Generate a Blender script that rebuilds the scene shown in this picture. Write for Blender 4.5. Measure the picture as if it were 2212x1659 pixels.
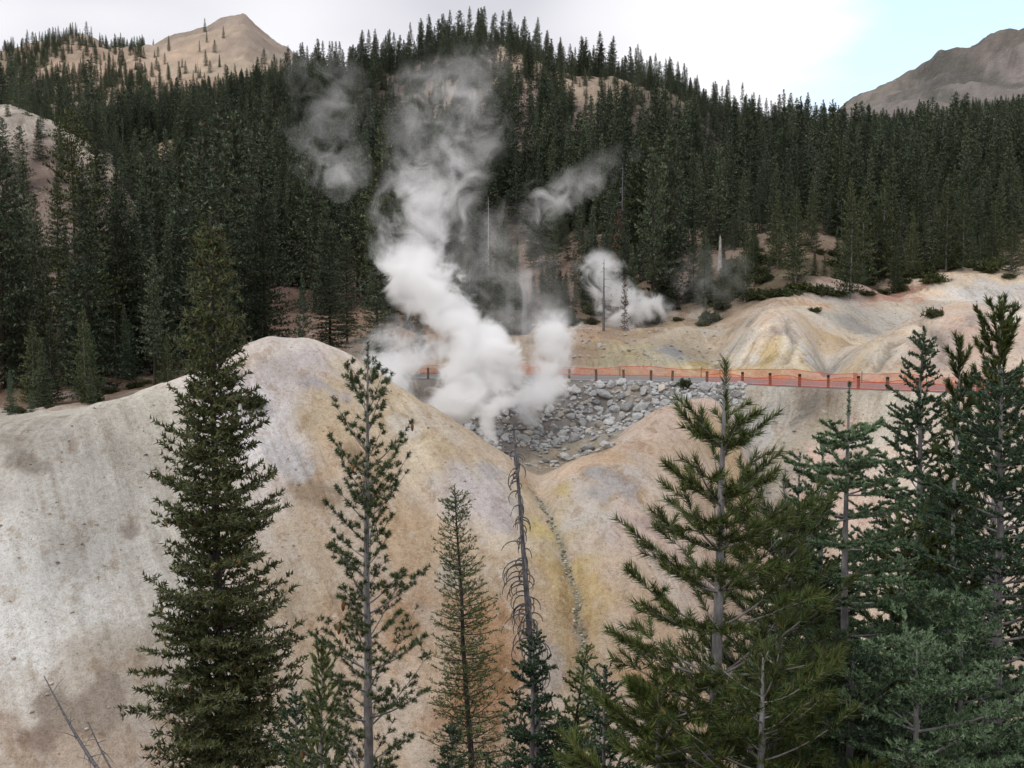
import bpy, bmesh, math, random
import numpy as np
from mathutils import Vector, Matrix

# ------------------------------------------------------------------ clear
for o in list(bpy.data.objects):
    bpy.data.objects.remove(o, do_unlink=True)
SC = bpy.context.scene
COL = SC.collection
RS = np.random.RandomState
random.seed(4)

# ------------------------------------------------------------------ camera
PITCH = math.atan((829.5 - 681.0) / 2170.6)          # looking a little down
cam_d = bpy.data.cameras.new('camera')
cam_d.sensor_width = 36.0
cam_d.lens = 18.0 / math.tan(math.radians(27.0))
cam_d.clip_start = 0.1
cam_d.clip_end = 9000.0
cam = bpy.data.objects.new('camera', cam_d)
COL.objects.link(cam)
cam.location = (0, 0, 0)
cam.rotation_euler = (math.radians(90) - PITCH, 0, 0)
SC.camera = cam

# ------------------------------------------------------------------ sky and sun
SUN_EL, SUN_AZ = math.radians(50), math.radians(-135)   # azimuth from +Y, clockwise: behind, to the left
world = bpy.data.worlds.new('World')
SC.world = world
world.use_nodes = True
wn, wl = world.node_tree.nodes, world.node_tree.links
wn.clear()


def WN(t, **kw):
    n = wn.new(t)
    for k, v in kw.items():
        setattr(n, k, v)
    return n


def wmath(op, a, b=None, clamp=False):
    n = WN('ShaderNodeMath', operation=op, use_clamp=clamp)
    for i, s in enumerate((a, b)):
        if s is None:
            continue
        if isinstance(s, (int, float)):
            n.inputs[i].default_value = s
        else:
            wl.new(s, n.inputs[i])
    return n.outputs[0]


w_out = WN('ShaderNodeOutputWorld')
w_bg = WN('ShaderNodeBackground')
w_sky = WN('ShaderNodeTexSky', sky_type='NISHITA', sun_disc=False)
w_sky.sun_elevation = SUN_EL
w_sky.sun_rotation = SUN_AZ
w_sky.altitude = 2000
w_tc = WN('ShaderNodeTexCoord')
w_sep = WN('ShaderNodeSeparateXYZ')
wl.new(w_tc.outputs['Generated'], w_sep.inputs[0])
zz = wmath('ADD', wmath('MAXIMUM', w_sep.outputs[2], 0.0), 0.22)
px = wmath('DIVIDE', w_sep.outputs[0], zz)
py = wmath('DIVIDE', w_sep.outputs[1], zz)
w_cmb = WN('ShaderNodeCombineXYZ')
wl.new(px, w_cmb.inputs[0])
wl.new(py, w_cmb.inputs[1])
n1 = WN('ShaderNodeTexNoise')
n1.inputs['Scale'].default_value = 1.5
n1.inputs['Detail'].default_value = 6
n1.inputs['Roughness'].default_value = 0.52
wl.new(w_cmb.outputs[0], n1.inputs['Vector'])
n2 = WN('ShaderNodeTexNoise')
n2.inputs['Scale'].default_value = 0.75
n2.inputs['Detail'].default_value = 3
w_off = WN('ShaderNodeVectorMath', operation='ADD')
w_off.inputs[1].default_value = (3.15, 0.6, 0)
wl.new(w_cmb.outputs[0], w_off.inputs[0])
wl.new(w_off.outputs[0], n2.inputs['Vector'])
# blue opening in the cloud cover above the right-hand peak
gap_dir = Vector((0.455, 1.0, 0.295)).normalized()
w_dot = WN('ShaderNodeVectorMath', operation='DOT_PRODUCT')
w_nrm = WN('ShaderNodeVectorMath', operation='NORMALIZE')
wl.new(w_tc.outputs['Generated'], w_nrm.inputs[0])
wl.new(w_nrm.outputs[0], w_dot.inputs[0])
w_dot.inputs[1].default_value = gap_dir
mr = WN('ShaderNodeMapRange')
mr.inputs['From Min'].default_value = 0.972
mr.inputs['From Max'].default_value = 0.999
wl.new(w_dot.outputs['Value'], mr.inputs['Value'])
g1 = wmath('MULTIPLY', mr.outputs[0], 0.42)
g2 = wmath('ADD', n1.outputs['Fac'], g1)
gapm = WN('ShaderNodeMapRange')
gapm.interpolation_type = 'SMOOTHSTEP'
gapm.inputs['From Min'].default_value = 0.68
gapm.inputs['From Max'].default_value = 0.92
wl.new(g2, gapm.inputs['Value'])
# cloud brightness
cr = WN('ShaderNodeValToRGB')
cr.color_ramp.elements[0].position = 0.38
cr.color_ramp.elements[0].color = (1.22, 1.22, 1.24, 1)
cr.color_ramp.elements[1].position = 0.60
cr.color_ramp.elements[1].color = (0.70, 0.70, 0.76, 1)
wl.new(n2.outputs['Fac'], cr.inputs[0])
skm = WN('ShaderNodeVectorMath', operation='SCALE')
skm.inputs['Scale'].default_value = 0.15
wl.new(w_sky.outputs[0], skm.inputs[0])
veil = WN('ShaderNodeVectorMath', operation='ADD')      # thin bright veil of ice cloud in the opening
veil.inputs[1].default_value = (0.50, 0.60, 0.58)
wl.new(skm.outputs[0], veil.inputs[0])
wmix = WN('ShaderNodeMix', data_type='RGBA')
wl.new(gapm.outputs[0], wmix.inputs[0])
wl.new(cr.outputs[0], wmix.inputs[6])
wl.new(veil.outputs[0], wmix.inputs[7])
wl.new(wmix.outputs[2], w_bg.inputs[0])
w_bg.inputs[1].default_value = 1.0
wl.new(w_bg.outputs[0], w_out.inputs[0])

sun_d = bpy.data.lights.new('sun', 'SUN')
sun_d.energy = 1.3
sun_d.angle = math.radians(15)
sun_d.color = (1.0, 0.97, 0.93)
sun = bpy.data.objects.new('sun', sun_d)
COL.objects.link(sun)
sdir = Vector((math.sin(SUN_AZ) * math.cos(SUN_EL), math.cos(SUN_AZ) * math.cos(SUN_EL), math.sin(SUN_EL)))
sun.rotation_euler = (-sdir).to_track_quat('-Z', 'Y').to_euler()

vs = SC.view_settings
vs.view_transform = 'Standard'
vs.look = 'None'
vs.exposure = 0.0
vs.gamma = 1.0
vs.use_curve_mapping = False
SC.render.engine = 'CYCLES'
cy = SC.cycles
cy.use_denoising = True
cy.max_bounces = 16
cy.diffuse_bounces = 3
cy.glossy_bounces = 2
cy.transmission_bounces = 2
cy.transparent_max_bounces = 12
cy.volume_bounces = 14
cy.volume_step_rate = 1.0
cy.volume_max_steps = 256
cy.use_adaptive_sampling = True
cy.adaptive_threshold = 0.02


# ------------------------------------------------------------------ helpers
def P(u, v, d):
    """point at distance d (along +Y) seen at column u, row v"""
    X = (u - 1106) / 2170.6
    Y = -(v - 829.5) / 2170.6
    y = math.cos(PITCH) + Y * math.sin(PITCH)
    z = -math.sin(PITCH) + Y * math.cos(PITCH)
    return np.array((X * d / y, d, z * d / y))


def Pz(u, d, z):
    e = math.atan2(z, d)
    Y = math.tan(e + PITCH)
    X = (u - 1106) / 2170.6
    return np.array((X * d / (math.cos(PITCH) + Y * math.sin(PITCH)), d, z))


def _hash(ix, iy, seed):
    h = (ix.astype(np.int64) * 374761393 + iy.astype(np.int64) * 668265263 + seed * 974711) & 0xFFFFFFFF
    h = ((h ^ (h >> 13)) * 1274126177) & 0xFFFFFFFF
    h = (h ^ (h >> 16)) & 0xFFFFFFFF
    return h.astype(np.float64) / 4294967295.0


def vnoise(x, y, seed=0):
    ix, iy = np.floor(x), np.floor(y)
    fx, fy = x - ix, y - iy
    fx = fx * fx * (3 - 2 * fx)
    fy = fy * fy * (3 - 2 * fy)
    a, b = _hash(ix, iy, seed), _hash(ix + 1, iy, seed)
    c, d = _hash(ix, iy + 1, seed), _hash(ix + 1, iy + 1, seed)
    return (a * (1 - fx) + b * fx) * (1 - fy) + (c * (1 - fx) + d * fx) * fy - 0.5


def fbm(x, y, seed=0, octs=5, gain=0.5):
    x, y = np.asarray(x, float), np.asarray(y, float)
    s, a = np.zeros(np.broadcast(x, y).shape), 1.0
    for o in range(octs):
        s = s + a * vnoise(x * (2 ** o) + 17.3 * o, y * (2 ** o) - 9.1 * o, seed + o)
        a *= gain
    return s


def pchip(x, y, q):
    x, y, q = np.asarray(x, float), np.asarray(y, float), np.asarray(q, float)
    h = np.diff(x)
    dl = np.diff(y) / h
    m = np.zeros_like(y)
    m[0], m[-1] = dl[0], dl[-1]
    w1, w2 = 2 * h[1:] + h[:-1], h[1:] + 2 * h[:-1]
    same = dl[:-1] * dl[1:] > 0
    den = np.where(same, w1 / np.where(dl[:-1] == 0, 1, dl[:-1]) + w2 / np.where(dl[1:] == 0, 1, dl[1:]), 1)
    m[1:-1] = np.where(same, (w1 + w2) / den, 0)
    qc = np.clip(q, x[0], x[-1])
    i = np.clip(np.searchsorted(x, qc) - 1, 0, len(h) - 1)
    t = (qc - x[i]) / h[i]
    return ((2 * t ** 3 - 3 * t ** 2 + 1) * y[i] + (t ** 3 - 2 * t ** 2 + t) * h[i] * m[i]
            + (-2 * t ** 3 + 3 * t ** 2) * y[i + 1] + (t ** 3 - t ** 2) * h[i] * m[i + 1])


def srgb(r, g, b, k=1.0):
    f = lambda c: (c / 255.0 / 12.92) if c / 255.0 <= 0.04045 else ((c / 255.0 + 0.055) / 1.055) ** 2.4
    return (f(r) * k, f(g) * k, f(b) * k)


def mesh_from(name, verts, faces, smooth=False):
    """verts (N,3) array, faces (M,3|4) int array"""
    me = bpy.data.meshes.new(name)
    verts = np.ascontiguousarray(verts, dtype=np.float32)
    faces = np.ascontiguousarray(faces, dtype=np.int32)
    k = faces.shape[1]
    me.vertices.add(len(verts))
    me.vertices.foreach_set('co', verts.ravel())
    me.loops.add(faces.size)
    me.loops.foreach_set('vertex_index', faces.ravel())
    me.polygons.add(len(faces))
    me.polygons.foreach_set('loop_start', np.arange(0, faces.size, k, dtype=np.int32))
    me.polygons.foreach_set('loop_total', np.full(len(faces), k, dtype=np.int32))
    if smooth:
        me.polygons.foreach_set('use_smooth', np.ones(len(faces), dtype=bool))
    me.update()
    me.validate()
    return me


def add_obj(name, me, mat=None, parent=None, loc=None):
    o = bpy.data.objects.new(name, me)
    if mat is not None and me is not None and len(me.materials) == 0:
        me.materials.append(mat)
    if parent is not None:
        o.parent = parent
    if loc is not None:
        o.location = loc
    COL.objects.link(o)
    return o


def tag(o, label=None, cat=None, group=None, kind=None):
    if label: o['label'] = label
    if cat: o['category'] = cat
    if group: o['group'] = group
    if kind: o['kind'] = kind
    return o


def empty(name, loc):
    o = bpy.data.objects.new(name, None)
    o.empty_display_size = 0.3
    o.location = loc
    COL.objects.link(o)
    return o


# ------------------------------------------------------------------ materials
class NT:
    def __init__(self, name):
        self.m = bpy.data.materials.new(name)
        self.m.use_nodes = True
        self.n, self.l = self.m.node_tree.nodes, self.m.node_tree.links
        self.bsdf = self.n['Principled BSDF']
        self.out = self.n['Material Output']

    def new(self, t, **kw):
        n = self.n.new(t)
        for k, v in kw.items():
            setattr(n, k, v)
        return n

    def link(self, a, b):
        self.l.new(a, b)

    def math(self, op, a, b=None, c=None, clamp=False):
        n = self.new('ShaderNodeMath', operation=op, use_clamp=clamp)
        for i, s in enumerate((a, b, c)):
            if s is None: continue
            if isinstance(s, (int, float)): n.inputs[i].default_value = s
            else: self.link(s, n.inputs[i])
        return n.outputs[0]

    def noise(self, vec, scale, detail=4, rough=0.55, out='Fac'):
        n = self.new('ShaderNodeTexNoise')
        n.inputs['Scale'].default_value = scale
        n.inputs['Detail'].default_value = detail
        n.inputs['Roughness'].default_value = rough
        if vec is not None: self.link(vec, n.inputs['Vector'])
        return n.outputs[out]

    def ramp(self, fac, stops):
        r = self.new('ShaderNodeValToRGB')
        e = r.color_ramp.elements
        while len(e) < len(stops): e.new(0.5)
        for el, (p, c) in zip(e, stops):
            el.position = p
            el.color = tuple(c) + (1,) if len(c) == 3 else c
        self.link(fac, r.inputs[0])
        return r.outputs[0]

    def mix(self, fac, a, b, mode='MIX'):
        n = self.new('ShaderNodeMix', data_type='RGBA', blend_type=mode)
        for i, s in ((0, fac), (6, a), (7, b)):
            if isinstance(s, (int, float)): n.inputs[i].default_value = s
            elif isinstance(s, tuple): n.inputs[i].default_value = s if len(s) == 4 else s + (1,)
            else: self.link(s, n.inputs[i])
        return n.outputs[2]

    def mapping(self, vec, scale=(1, 1, 1), rot=(0, 0, 0)):
        n = self.new('ShaderNodeMapping')
        n.inputs['Scale'].default_value = scale
        n.inputs['Rotation'].default_value = rot
        self.link(vec, n.inputs['Vector'])
        return n.outputs[0]

    def bump(self, h, strength=0.4, dist=0.1):
        b = self.new('ShaderNodeBump')
        b.inputs['Strength'].default_value = strength
        b.inputs['Distance'].default_value = dist
        self.link(h, b.inputs['Height'])
        self.link(b.outputs[0], self.bsdf.inputs['Normal'])

    def finish(self, col=None, rough=0.9, spec=0.2):
        if col is not None:
            if isinstance(col, tuple): self.bsdf.inputs['Base Color'].default_value = col if len(col) == 4 else col + (1,)
            else: self.link(col, self.bsdf.inputs['Base Color'])
        self.bsdf.inputs['Roughness'].default_value = rough
        self.bsdf.inputs['Specular IOR Level'].default_value = spec
        return self.m


def mat_foliage(name, dark, light, warm=None, tinted=False):
    t = NT(name)
    oi = t.new('ShaderNodeObjectInfo')
    geo = t.new('ShaderNodeNewGeometry')
    rnd = geo.outputs['Random Per Island']
    c = t.mix(rnd, dark, light)
    if tinted:
        at = t.new('ShaderNodeAttribute', attribute_name='tint')
        r = at.outputs['Fac']
    else:
        r = oi.outputs['Random']
    hs = t.new('ShaderNodeHueSaturation')
    t.link(c, hs.inputs['Color'])
    t.link(t.math('MULTIPLY_ADD', r, 0.7, 0.62), hs.inputs['Value'])
    t.link(t.math('MULTIPLY_ADD', r, -0.030, 0.506), hs.inputs['Hue'])
    out = hs.outputs[0]
    if warm:
        f = t.math('GREATER_THAN', t.math('FRACT', t.math('MULTIPLY', rnd, 7.13)), 0.93)
        out = t.mix(f, out, warm)
    return t.finish(out, 0.62, 0.25)


def mat_bark(name, a, b, scale=18):
    t = NT(name)
    tc = t.new('ShaderNodeTexCoord')
    v = t.mapping(tc.outputs['Object'], (1, 1, 0.35))
    n = t.noise(v, scale, 5, 0.65)
    c = t.ramp(n, [(0.3, a), (0.68, b)])
    n2 = t.noise(tc.outputs['Object'], 2.1, 3)
    c = t.mix(t.math('MULTIPLY', n2, 0.5), c, tuple(x * 0.6 for x in a))
    t.bump(n, 0.5, 0.02)
    return t.finish(c, 0.9, 0.15)


M = {}
M['fir_dark'] = mat_foliage('needles_dark_fir', (0.032, 0.048, 0.018), (0.100, 0.122, 0.044), (0.11, 0.065, 0.028))
M['fir_silver'] = mat_foliage('needles_silver_fir', (0.036, 0.076, 0.036), (0.140, 0.212, 0.116))
M['fir_mid'] = mat_foliage('needles_fir', (0.026, 0.056, 0.028), (0.095, 0.150, 0.082))
M['pine'] = mat_foliage('needles_pine', (0.026, 0.050, 0.012), (0.105, 0.145, 0.036), (0.14, 0.10, 0.03))
M['pine_grey'] = mat_foliage('needles_grey_pine', (0.052, 0.082, 0.026), (0.150, 0.195, 0.075))
M['forest'] = mat_foliage('needles_forest', (0.042, 0.062, 0.038), (0.128, 0.164, 0.094), (0.085, 0.062, 0.036))
M['forest_tint'] = mat_foliage('needles_far_forest', (0.030, 0.046, 0.026), (0.080, 0.112, 0.056), None, True)
M['young'] = mat_foliage('needles_young', (0.040, 0.060, 0.026), (0.110, 0.135, 0.060))
M['rust'] = mat_foliage('needles_dead', (0.075, 0.040, 0.024), (0.180, 0.095, 0.060))
M['shrub'] = mat_foliage('shrub_leaves', (0.024, 0.036, 0.012), (0.085, 0.100, 0.035))
M['bark_grey'] = mat_bark('bark_grey', (0.13, 0.12, 0.12), (0.42, 0.40, 0.40))
M['bark_brown'] = mat_bark('bark_brown', (0.035, 0.024, 0.018), (0.12, 0.085, 0.065))
M['bark_dark'] = mat_bark('bark_dark', (0.03, 0.025, 0.022), (0.10, 0.088, 0.08))
M['dead_grey'] = mat_bark('dead_wood', (0.07, 0.065, 0.07), (0.26, 0.25, 0.26))
M['dead_pale'] = mat_bark('pale_dead_wood', (0.22, 0.20, 0.18), (0.60, 0.57, 0.53), 4)
M['twig'] = mat_bark('twig', (0.16, 0.14, 0.135), (0.40, 0.37, 0.36))
M['cone'] = mat_bark('cone', (0.14, 0.065, 0.03), (0.34, 0.17, 0.08), 30)

# ------------------------------------------------------------------ terrain loft
# every rail is a line across the land: knots (column u, distance d, row v) or (u, d, 'z', height)
ROAD_Z = -5.7
road_v = [(-400, 815), (600, 816), (900, 818.5), (1230, 822), (1345, 823.5), (1530, 828), (1600, 829.5), (1790, 838), (1920, 843), (2212, 853), (2600, 868)]


def road_d(u):
    v = np.interp(u, [a for a, b in road_v], [b for a, b in road_v])
    return -ROAD_Z * 2170.6 / (v - 681.0)


Z = 'z'
rails = []
rails.append([(-3000, -29, Z, -1.0), (1106, -29, Z, -1.0), (5000, -29, Z, -1.0)])
rails.append([(-3000, 1.2, Z, -1.75), (1106, 1.2, Z, -1.75), (5000, 1.2, Z, -1.75)])
rails.append([(-3000, 3.6, Z, -2.5), (1106, 3.6, Z, -2.5), (5000, 3.6, Z, -2.5)])
rails.append([(-3000, 17, Z, -12.3), (0, 17, Z, -12.3), (1106, 17, Z, -12.5), (2212, 17, Z, -11.6), (5000, 17, Z, -9)])
rails.append([(-1200, 26, Z, -19), (0, 28, Z, -20), (620, 34, Z, -23), (1165, 38, Z, -24), (1500, 41, Z, -24), (1700, 47, Z, -25), (1950, 47, Z, -25), (2212, 45, Z, -24), (3500, 40, Z, -22)])
rails.append([(-700, 40, 1230), (0, 43, 1230), (350, 48, 1170), (620, 52, 1120), (900, 53.5, 1150), (1080, 53, 1190), (1228, 52, 1245), (1350, 54, 1190), (1500, 58, 1150), (1650, 62, Z, -18), (1920, 58, Z, -18), (2212, 54, Z, -17.5), (3000, 50, Z, -17)])
rails.append([(-700, 48, 985), (-250, 50, 940), (0, 52, 908), (130, 53, 897), (250, 55, 868), (350, 58, 832), (440, 60, 790), (530, 62.5, 745), (600, 64, 731), (650, 64.5, 731), (720, 65, 747), (790, 65, 783), (870, 64.5, 836), (1000, 63, 918), (1080, 62, 972), (1150, 60.5, 1030), (1168, 60, 1042), (1190, 61, 1027), (1300, 65, 962), (1380, 68, 905), (1440, 70, 878), (1530, 73, 868), (1580, 73, 905), (1620, 72, 980), (1660, 71, Z, -13.2), (1920, 66, Z, -13), (2212, 61, Z, -12.8), (3000, 56, Z, -12)])
rails.append([(-700, 66, Z, -7.0), (0, 66, Z, -6.3), (350, 70, Z, -5.6), (620, 75, Z, -5.2), (800, 75, Z, -6.8), (900, 74, Z, -8.2), (1000, 73, Z, -9.4), (1100, 71, Z, -10.3), (1168, 69, Z, -10.4), (1240, 71, Z, -10.1), (1300, 75, Z, -9.6), (1430, 78.5, Z, -8.5), (1530, 79, Z, -8.0), (1600, 77.5, Z, -9.4), (1650, 76, Z, -10.2), (1920, 70.5, Z, -10), (2212, 66, Z, -9.8), (3000, 60, Z, -9.5)])
rails.append([(-700, 82, Z, -6.3), (0, 82, Z, -6.0), (350, 83, Z, -5.9), (620, 85, Z, -5.8), (800, 84, Z, -6.4), (900, 82, Z, -8.0), (1000, 79.5, Z, -9.1), (1100, 78, Z, -9.3), (1168, 78, Z, -9.5), (1300, 79.5, Z, -9.2), (1430, 81, Z, -7.8), (1530, 81.3, Z, -6.9), (1600, 80.5, Z, -7.3), (1650, 79.5, Z, -7.8), (1920, 74, Z, -7.6), (2212, 69.5, Z, -7.5), (3000, 62, Z, -7.5)])
us = [-700, 0, 350, 620, 900, 1000, 1168, 1300, 1430, 1530, 1650, 1790, 1920, 2050, 2212, 3000]
rails.append([(u, road_d(u) - 1.4, Z, ROAD_Z - 0.12) for u in us])
rails.append([(u, road_d(u) - 0.9, Z, ROAD_Z) for u in us])
rails.append([(u, road_d(u) + 7.6, Z, ROAD_Z) for u in us])
rails.append([(u, road_d(u) + 8.3, Z, ROAD_Z + 0.15) for u in us])
rails.append([(-700, 110, 800), (0, 110, 800), (350, 110, 772), (620, 108, 757), (850, 106, 762), (1000, 105, 766), (1250, 104, 752), (1400, 104, 748), (1535, 101, 778), (1575, 101, 750), (1640, 101, 702), (1690, 101, 694), (1740, 100, 730), (1788, 95, 806), (1850, 94, 764), (1940, 97, 713), (2010, 99, 682), (2090, 100, 660), (2212, 99, 655), (3000, 92, 680)])
rails.append([(-700, 122, 780), (0, 122, 780), (350, 122, 748), (620, 122, 720), (850, 118, 725), (1000, 115, 733), (1250, 113, 722), (1400, 112, 716), (1540, 111, 722), (1640, 109, 677), (1690, 109, 666), (1760, 108, 690), (1850, 104, 750), (1940, 109, 722), (2010, 111, 702), (2090, 113, 688), (2212, 113, 684), (3000, 108, 690)])
rails.append([(-700, 132, 772), (0, 132, 772), (350, 132, 732), (620, 130, 703), (850, 127, 702), (1000, 125, 708), (1250, 121, 703), (1400, 120, 695), (1550, 118, 690), (1640, 117, 660), (1700, 116, 646), (1800, 117, 648), (1850, 118, 652), (1900, 122, 645), (2000, 130, 600), (2100, 132, 575), (2212, 132, 578), (3000, 126, 610)])
rails.append([(-700, 152, 745), (0, 152, 735), (350, 152, 690), (620, 152, 632), (850, 152, 645), (1000, 152, 660), (1250, 150, 640), (1400, 148, 600), (1560, 146, 575), (1750, 150, 522), (1900, 152, 560), (2100, 156, 560), (2212, 156, 560), (3000, 156, 560)])
rails.append([(-900, 220, 150), (-300, 220, 195), (0, 220, 224), (60, 220, 238), (110, 220, 258), (180, 220, 305), (245, 220, 362), (300, 220, 450), (420, 220, 480), (620, 220, 480), (850, 220, 490), (1050, 220, 465), (1250, 220, 445), (1400, 220, 440), (1600, 220, 440), (1800, 220, 430), (2000, 220, 425), (2212, 220, 405), (3000, 220, 400)])
rails.append([(-900, 300, 280), (0, 300, 300), (245, 300, 365), (420, 300, 345), (620, 300, 330), (850, 300, 310), (1040, 300, 270), (1090, 300, 232), (1180, 300, 232), (1250, 300, 280), (1400, 300, 300), (1600, 300, 355), (1800, 300, 372), (2000, 300, 365), (2212, 300, 345), (3000, 300, 340)])
rails.append([(-900, 400, 230), (0, 400, 290), (300, 400, 260), (500, 400, 242), (640, 400, 190), (750, 400, 160), (850, 400, 160), (950, 400, 128), (1030, 400, 100), (1090, 400, 103), (1200, 400, 165), (1300, 400, 185), (1400, 400, 205), (1500, 400, 245), (1600, 400, 290), (1700, 400, 322), (1800, 400, 330), (1900, 400, 328), (2050, 400, 312), (2212, 400, 298), (3000, 400, 290)])
rails.append([(-900, 600, 190), (0, 600, 205), (300, 600, 195), (500, 600, 200), (640, 600, 190), (720, 600, 220), (850, 600, 240), (1050, 600, 250), (1600, 600, 340), (1800, 600, 312), (2000, 600, 282), (2212, 600, 255), (3000, 600, 240)])
rails.append([(-900, 1000, 120), (0, 1000, 108), (100, 1000, 98), (180, 1000, 88), (250, 1000, 104), (330, 1000, 104), (380, 1000, 80), (440, 1000, 60), (485, 1000, 43), (525, 1000, 41), (560, 1000, 66), (590, 1000, 92), (640, 1000, 128), (720, 1000, 210), (900, 1000, 300), (1600, 1000, 345), (1820, 1000, 285), (2000, 1000, 235), (2212, 1000, 205), (3000, 1000, 170)])
rails.append([(-900, 1500, 230), (500, 1500, 230), (900, 1500, 350), (1600, 1500, 330), (1780, 1500, 262), (1830, 1500, 226), (1890, 1500, 205), (1940, 1500, 185), (2000, 1500, 150), (2030, 1500, 116), (2080, 1500, 107), (2140, 1500, 92), (2212, 1500, 66), (2400, 1500, 10), (3000, 1500, 40)])
rails.append([(-900, 3400, 420), (1106, 3400, 420), (3000, 3400, 420)])

APEX = 30.0
A_G = np.concatenate([np.linspace(-1.25, -0.56, 22, endpoint=False), np.linspace(-0.56, 0.56, 381), np.linspace(0.56, 1.25, 23)[1:]])
Y_G = np.concatenate([np.linspace(-28.5, 2.5, 8, endpoint=False), np.linspace(2.5, 34, 22, endpoint=False),
                      np.arange(34, 100, 0.3), np.arange(100, 140, 0.5), np.geomspace(140, 3390, 215)])


def build_height():
    D = np.zeros((len(rails), len(A_G)))
    H = np.zeros_like(D)
    for i, r in enumerate(rails):
        pts = np.array([Pz(k[0], k[1], k[3]) if k[2] == Z else P(k[0], k[2], k[1]) for k in r])
        a = pts[:, 0] / (pts[:, 1] + APEX)
        o = np.argsort(a)
        a, pts = a[o], pts[o]
        q = np.clip(A_G, a[0], a[-1])
        D[i] = pchip(a, pts[:, 1], q)
        H[i] = pchip(a, pts[:, 2], q)
    for i in range(1, len(rails)):
        D[i] = np.maximum(D[i], D[i - 1] + 0.15)
    out = np.zeros((len(Y_G), len(A_G)))
    for j in range(len(A_G)):
        out[:, j] = pchip(D[:, j], H[:, j], Y_G)
    return out, D


HG, RAIL_D = build_height()
HG0 = HG.copy()
YY, AA = np.meshgrid(Y_G, A_G, indexing='ij')
XX = AA * (YY + APEX)
# mask: keep the road flat
i_road0, i_road1 = 10, 11
rd0 = np.interp(AA.ravel(), A_G, RAIL_D[i_road0]).reshape(AA.shape)
rd1 = np.interp(AA.ravel(), A_G, RAIL_D[i_road1]).reshape(AA.shape)
off_road = np.clip(np.maximum(rd0 - 0.4 - YY, YY - rd1 - 0.2) / 2.0, 0, 1)
amp = np.interp(YY, [0, 30, 60, 140, 220, 400, 1000, 3000], [0.12, 0.25, 0.28, 0.9, 2.2, 3.2, 9.0, 30.0])
wl_ = np.interp(YY, [0, 60, 140, 400, 1000, 3000], [6, 7, 14, 40, 110, 300])
nz = fbm(XX / 7.0, YY / 7.0, 3, 5) * np.interp(YY, [0, 60, 140, 400], [0.5, 0.75, 1.4, 2.0])
nz += fbm(XX / 45.0, YY / 45.0, 9, 5, 0.55) * np.interp(YY, [0, 100, 160, 400, 800, 1400], [0, 0, 1.5, 7, 6, 10])
nz += fbm(XX / 1.3, YY / 1.3, 13, 3) * np.interp(YY, [0, 30, 100, 140], [0.1, 0.10, 0.14, 0.2])
nz += fbm(XX / 60.0, YY / 60.0, 25, 5, 0.62) * np.interp(YY, [0, 700, 1000, 1500], [0, 0, 4, 9])
nz += -np.abs(fbm(XX / 180.0, YY / 180.0, 21, 5, 0.6)) * np.interp(YY, [0, 500, 800, 1500], [0, 0, 16, 40])
# near slopes are smoother on top of the pale hill
crest = np.exp(-((AA + 0.13) / 0.10) ** 2 - ((YY - 62) / 12.0) ** 2)
nz *= (1 - 0.45 * crest)
# runnels that follow the fall of the near slopes
run = -np.abs(fbm(XX / 1.7 + 0.35 * YY / 1.7, YY / 16.0, 31, 4)) * np.exp(-((YY - 52) / 16.0) ** 2)
HG = HG + (nz + run * 0.35) * off_road
# the little stream gully running down from the notch
gul = [(1168, 1042, 60), (1195, 1120, 56.5), (1222, 1185, 54), (1245, 1235, 52), (1262, 1290, 50), (1280, 1340, 48.3), (1300, 1400, 46.5), (1330, 1500, 43.5)]
GUL = np.array([P(*g)[:2] for g in gul])


def dist_poly(x, y, poly):
    best = np.full(x.shape, 1e9)
    for k in range(len(poly) - 1):
        p, q = poly[k], poly[k + 1]
        dx, dy = q - p
        t = np.clip(((x - p[0]) * dx + (y - p[1]) * dy) / (dx * dx + dy * dy), 0, 1)
        best = np.minimum(best, np.hypot(x - p[0] - t * dx, y - p[1] - t * dy))
    return best


dg = dist_poly(XX + 0.9 * fbm(XX / 2.0, YY / 2.0, 401, 3), YY, GUL)
HG -= 0.40 * np.exp(-(dg / 0.42) ** 2) + 0.45 * np.exp(-(dg / 1.8) ** 2)


def ground_z(x, y):
    x, y = np.asarray(x, float), np.asarray(y, float)
    a = np.clip(x / (y + APEX), A_G[0], A_G[-1])
    yc = np.clip(y, Y_G[0], Y_G[-1])
    i = np.clip(np.searchsorted(Y_G, yc) - 1, 0, len(Y_G) - 2)
    j = np.clip(np.searchsorted(A_G, a) - 1, 0, len(A_G) - 2)
    s = (yc - Y_G[i]) / (Y_G[i + 1] - Y_G[i])
    t = (a - A_G[j]) / (A_G[j + 1] - A_G[j])
    return (HG[i, j] * (1 - s) * (1 - t) + HG[i + 1, j] * s * (1 - t) + HG[i, j + 1] * (1 - s) * t + HG[i + 1, j + 1] * s * t)


_RD = np.concatenate([np.arange(34, 140, 0.2), np.geomspace(140, 3000, 900)])


def hit(u, v, dmin=36.0):
    """first point of the ground on the sight line through (u, v)"""
    p = P(u, v, 1.0)
    d = _RD[_RD >= dmin]
    g = ground_z(p[0] * d, d)
    k = np.argmax(p[2] * d <= g)
    dd = d[k] if (p[2] * d <= g).any() else 1500.0
    return np.array((p[0] * dd, dd, float(ground_z(p[0] * dd, dd))))


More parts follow.
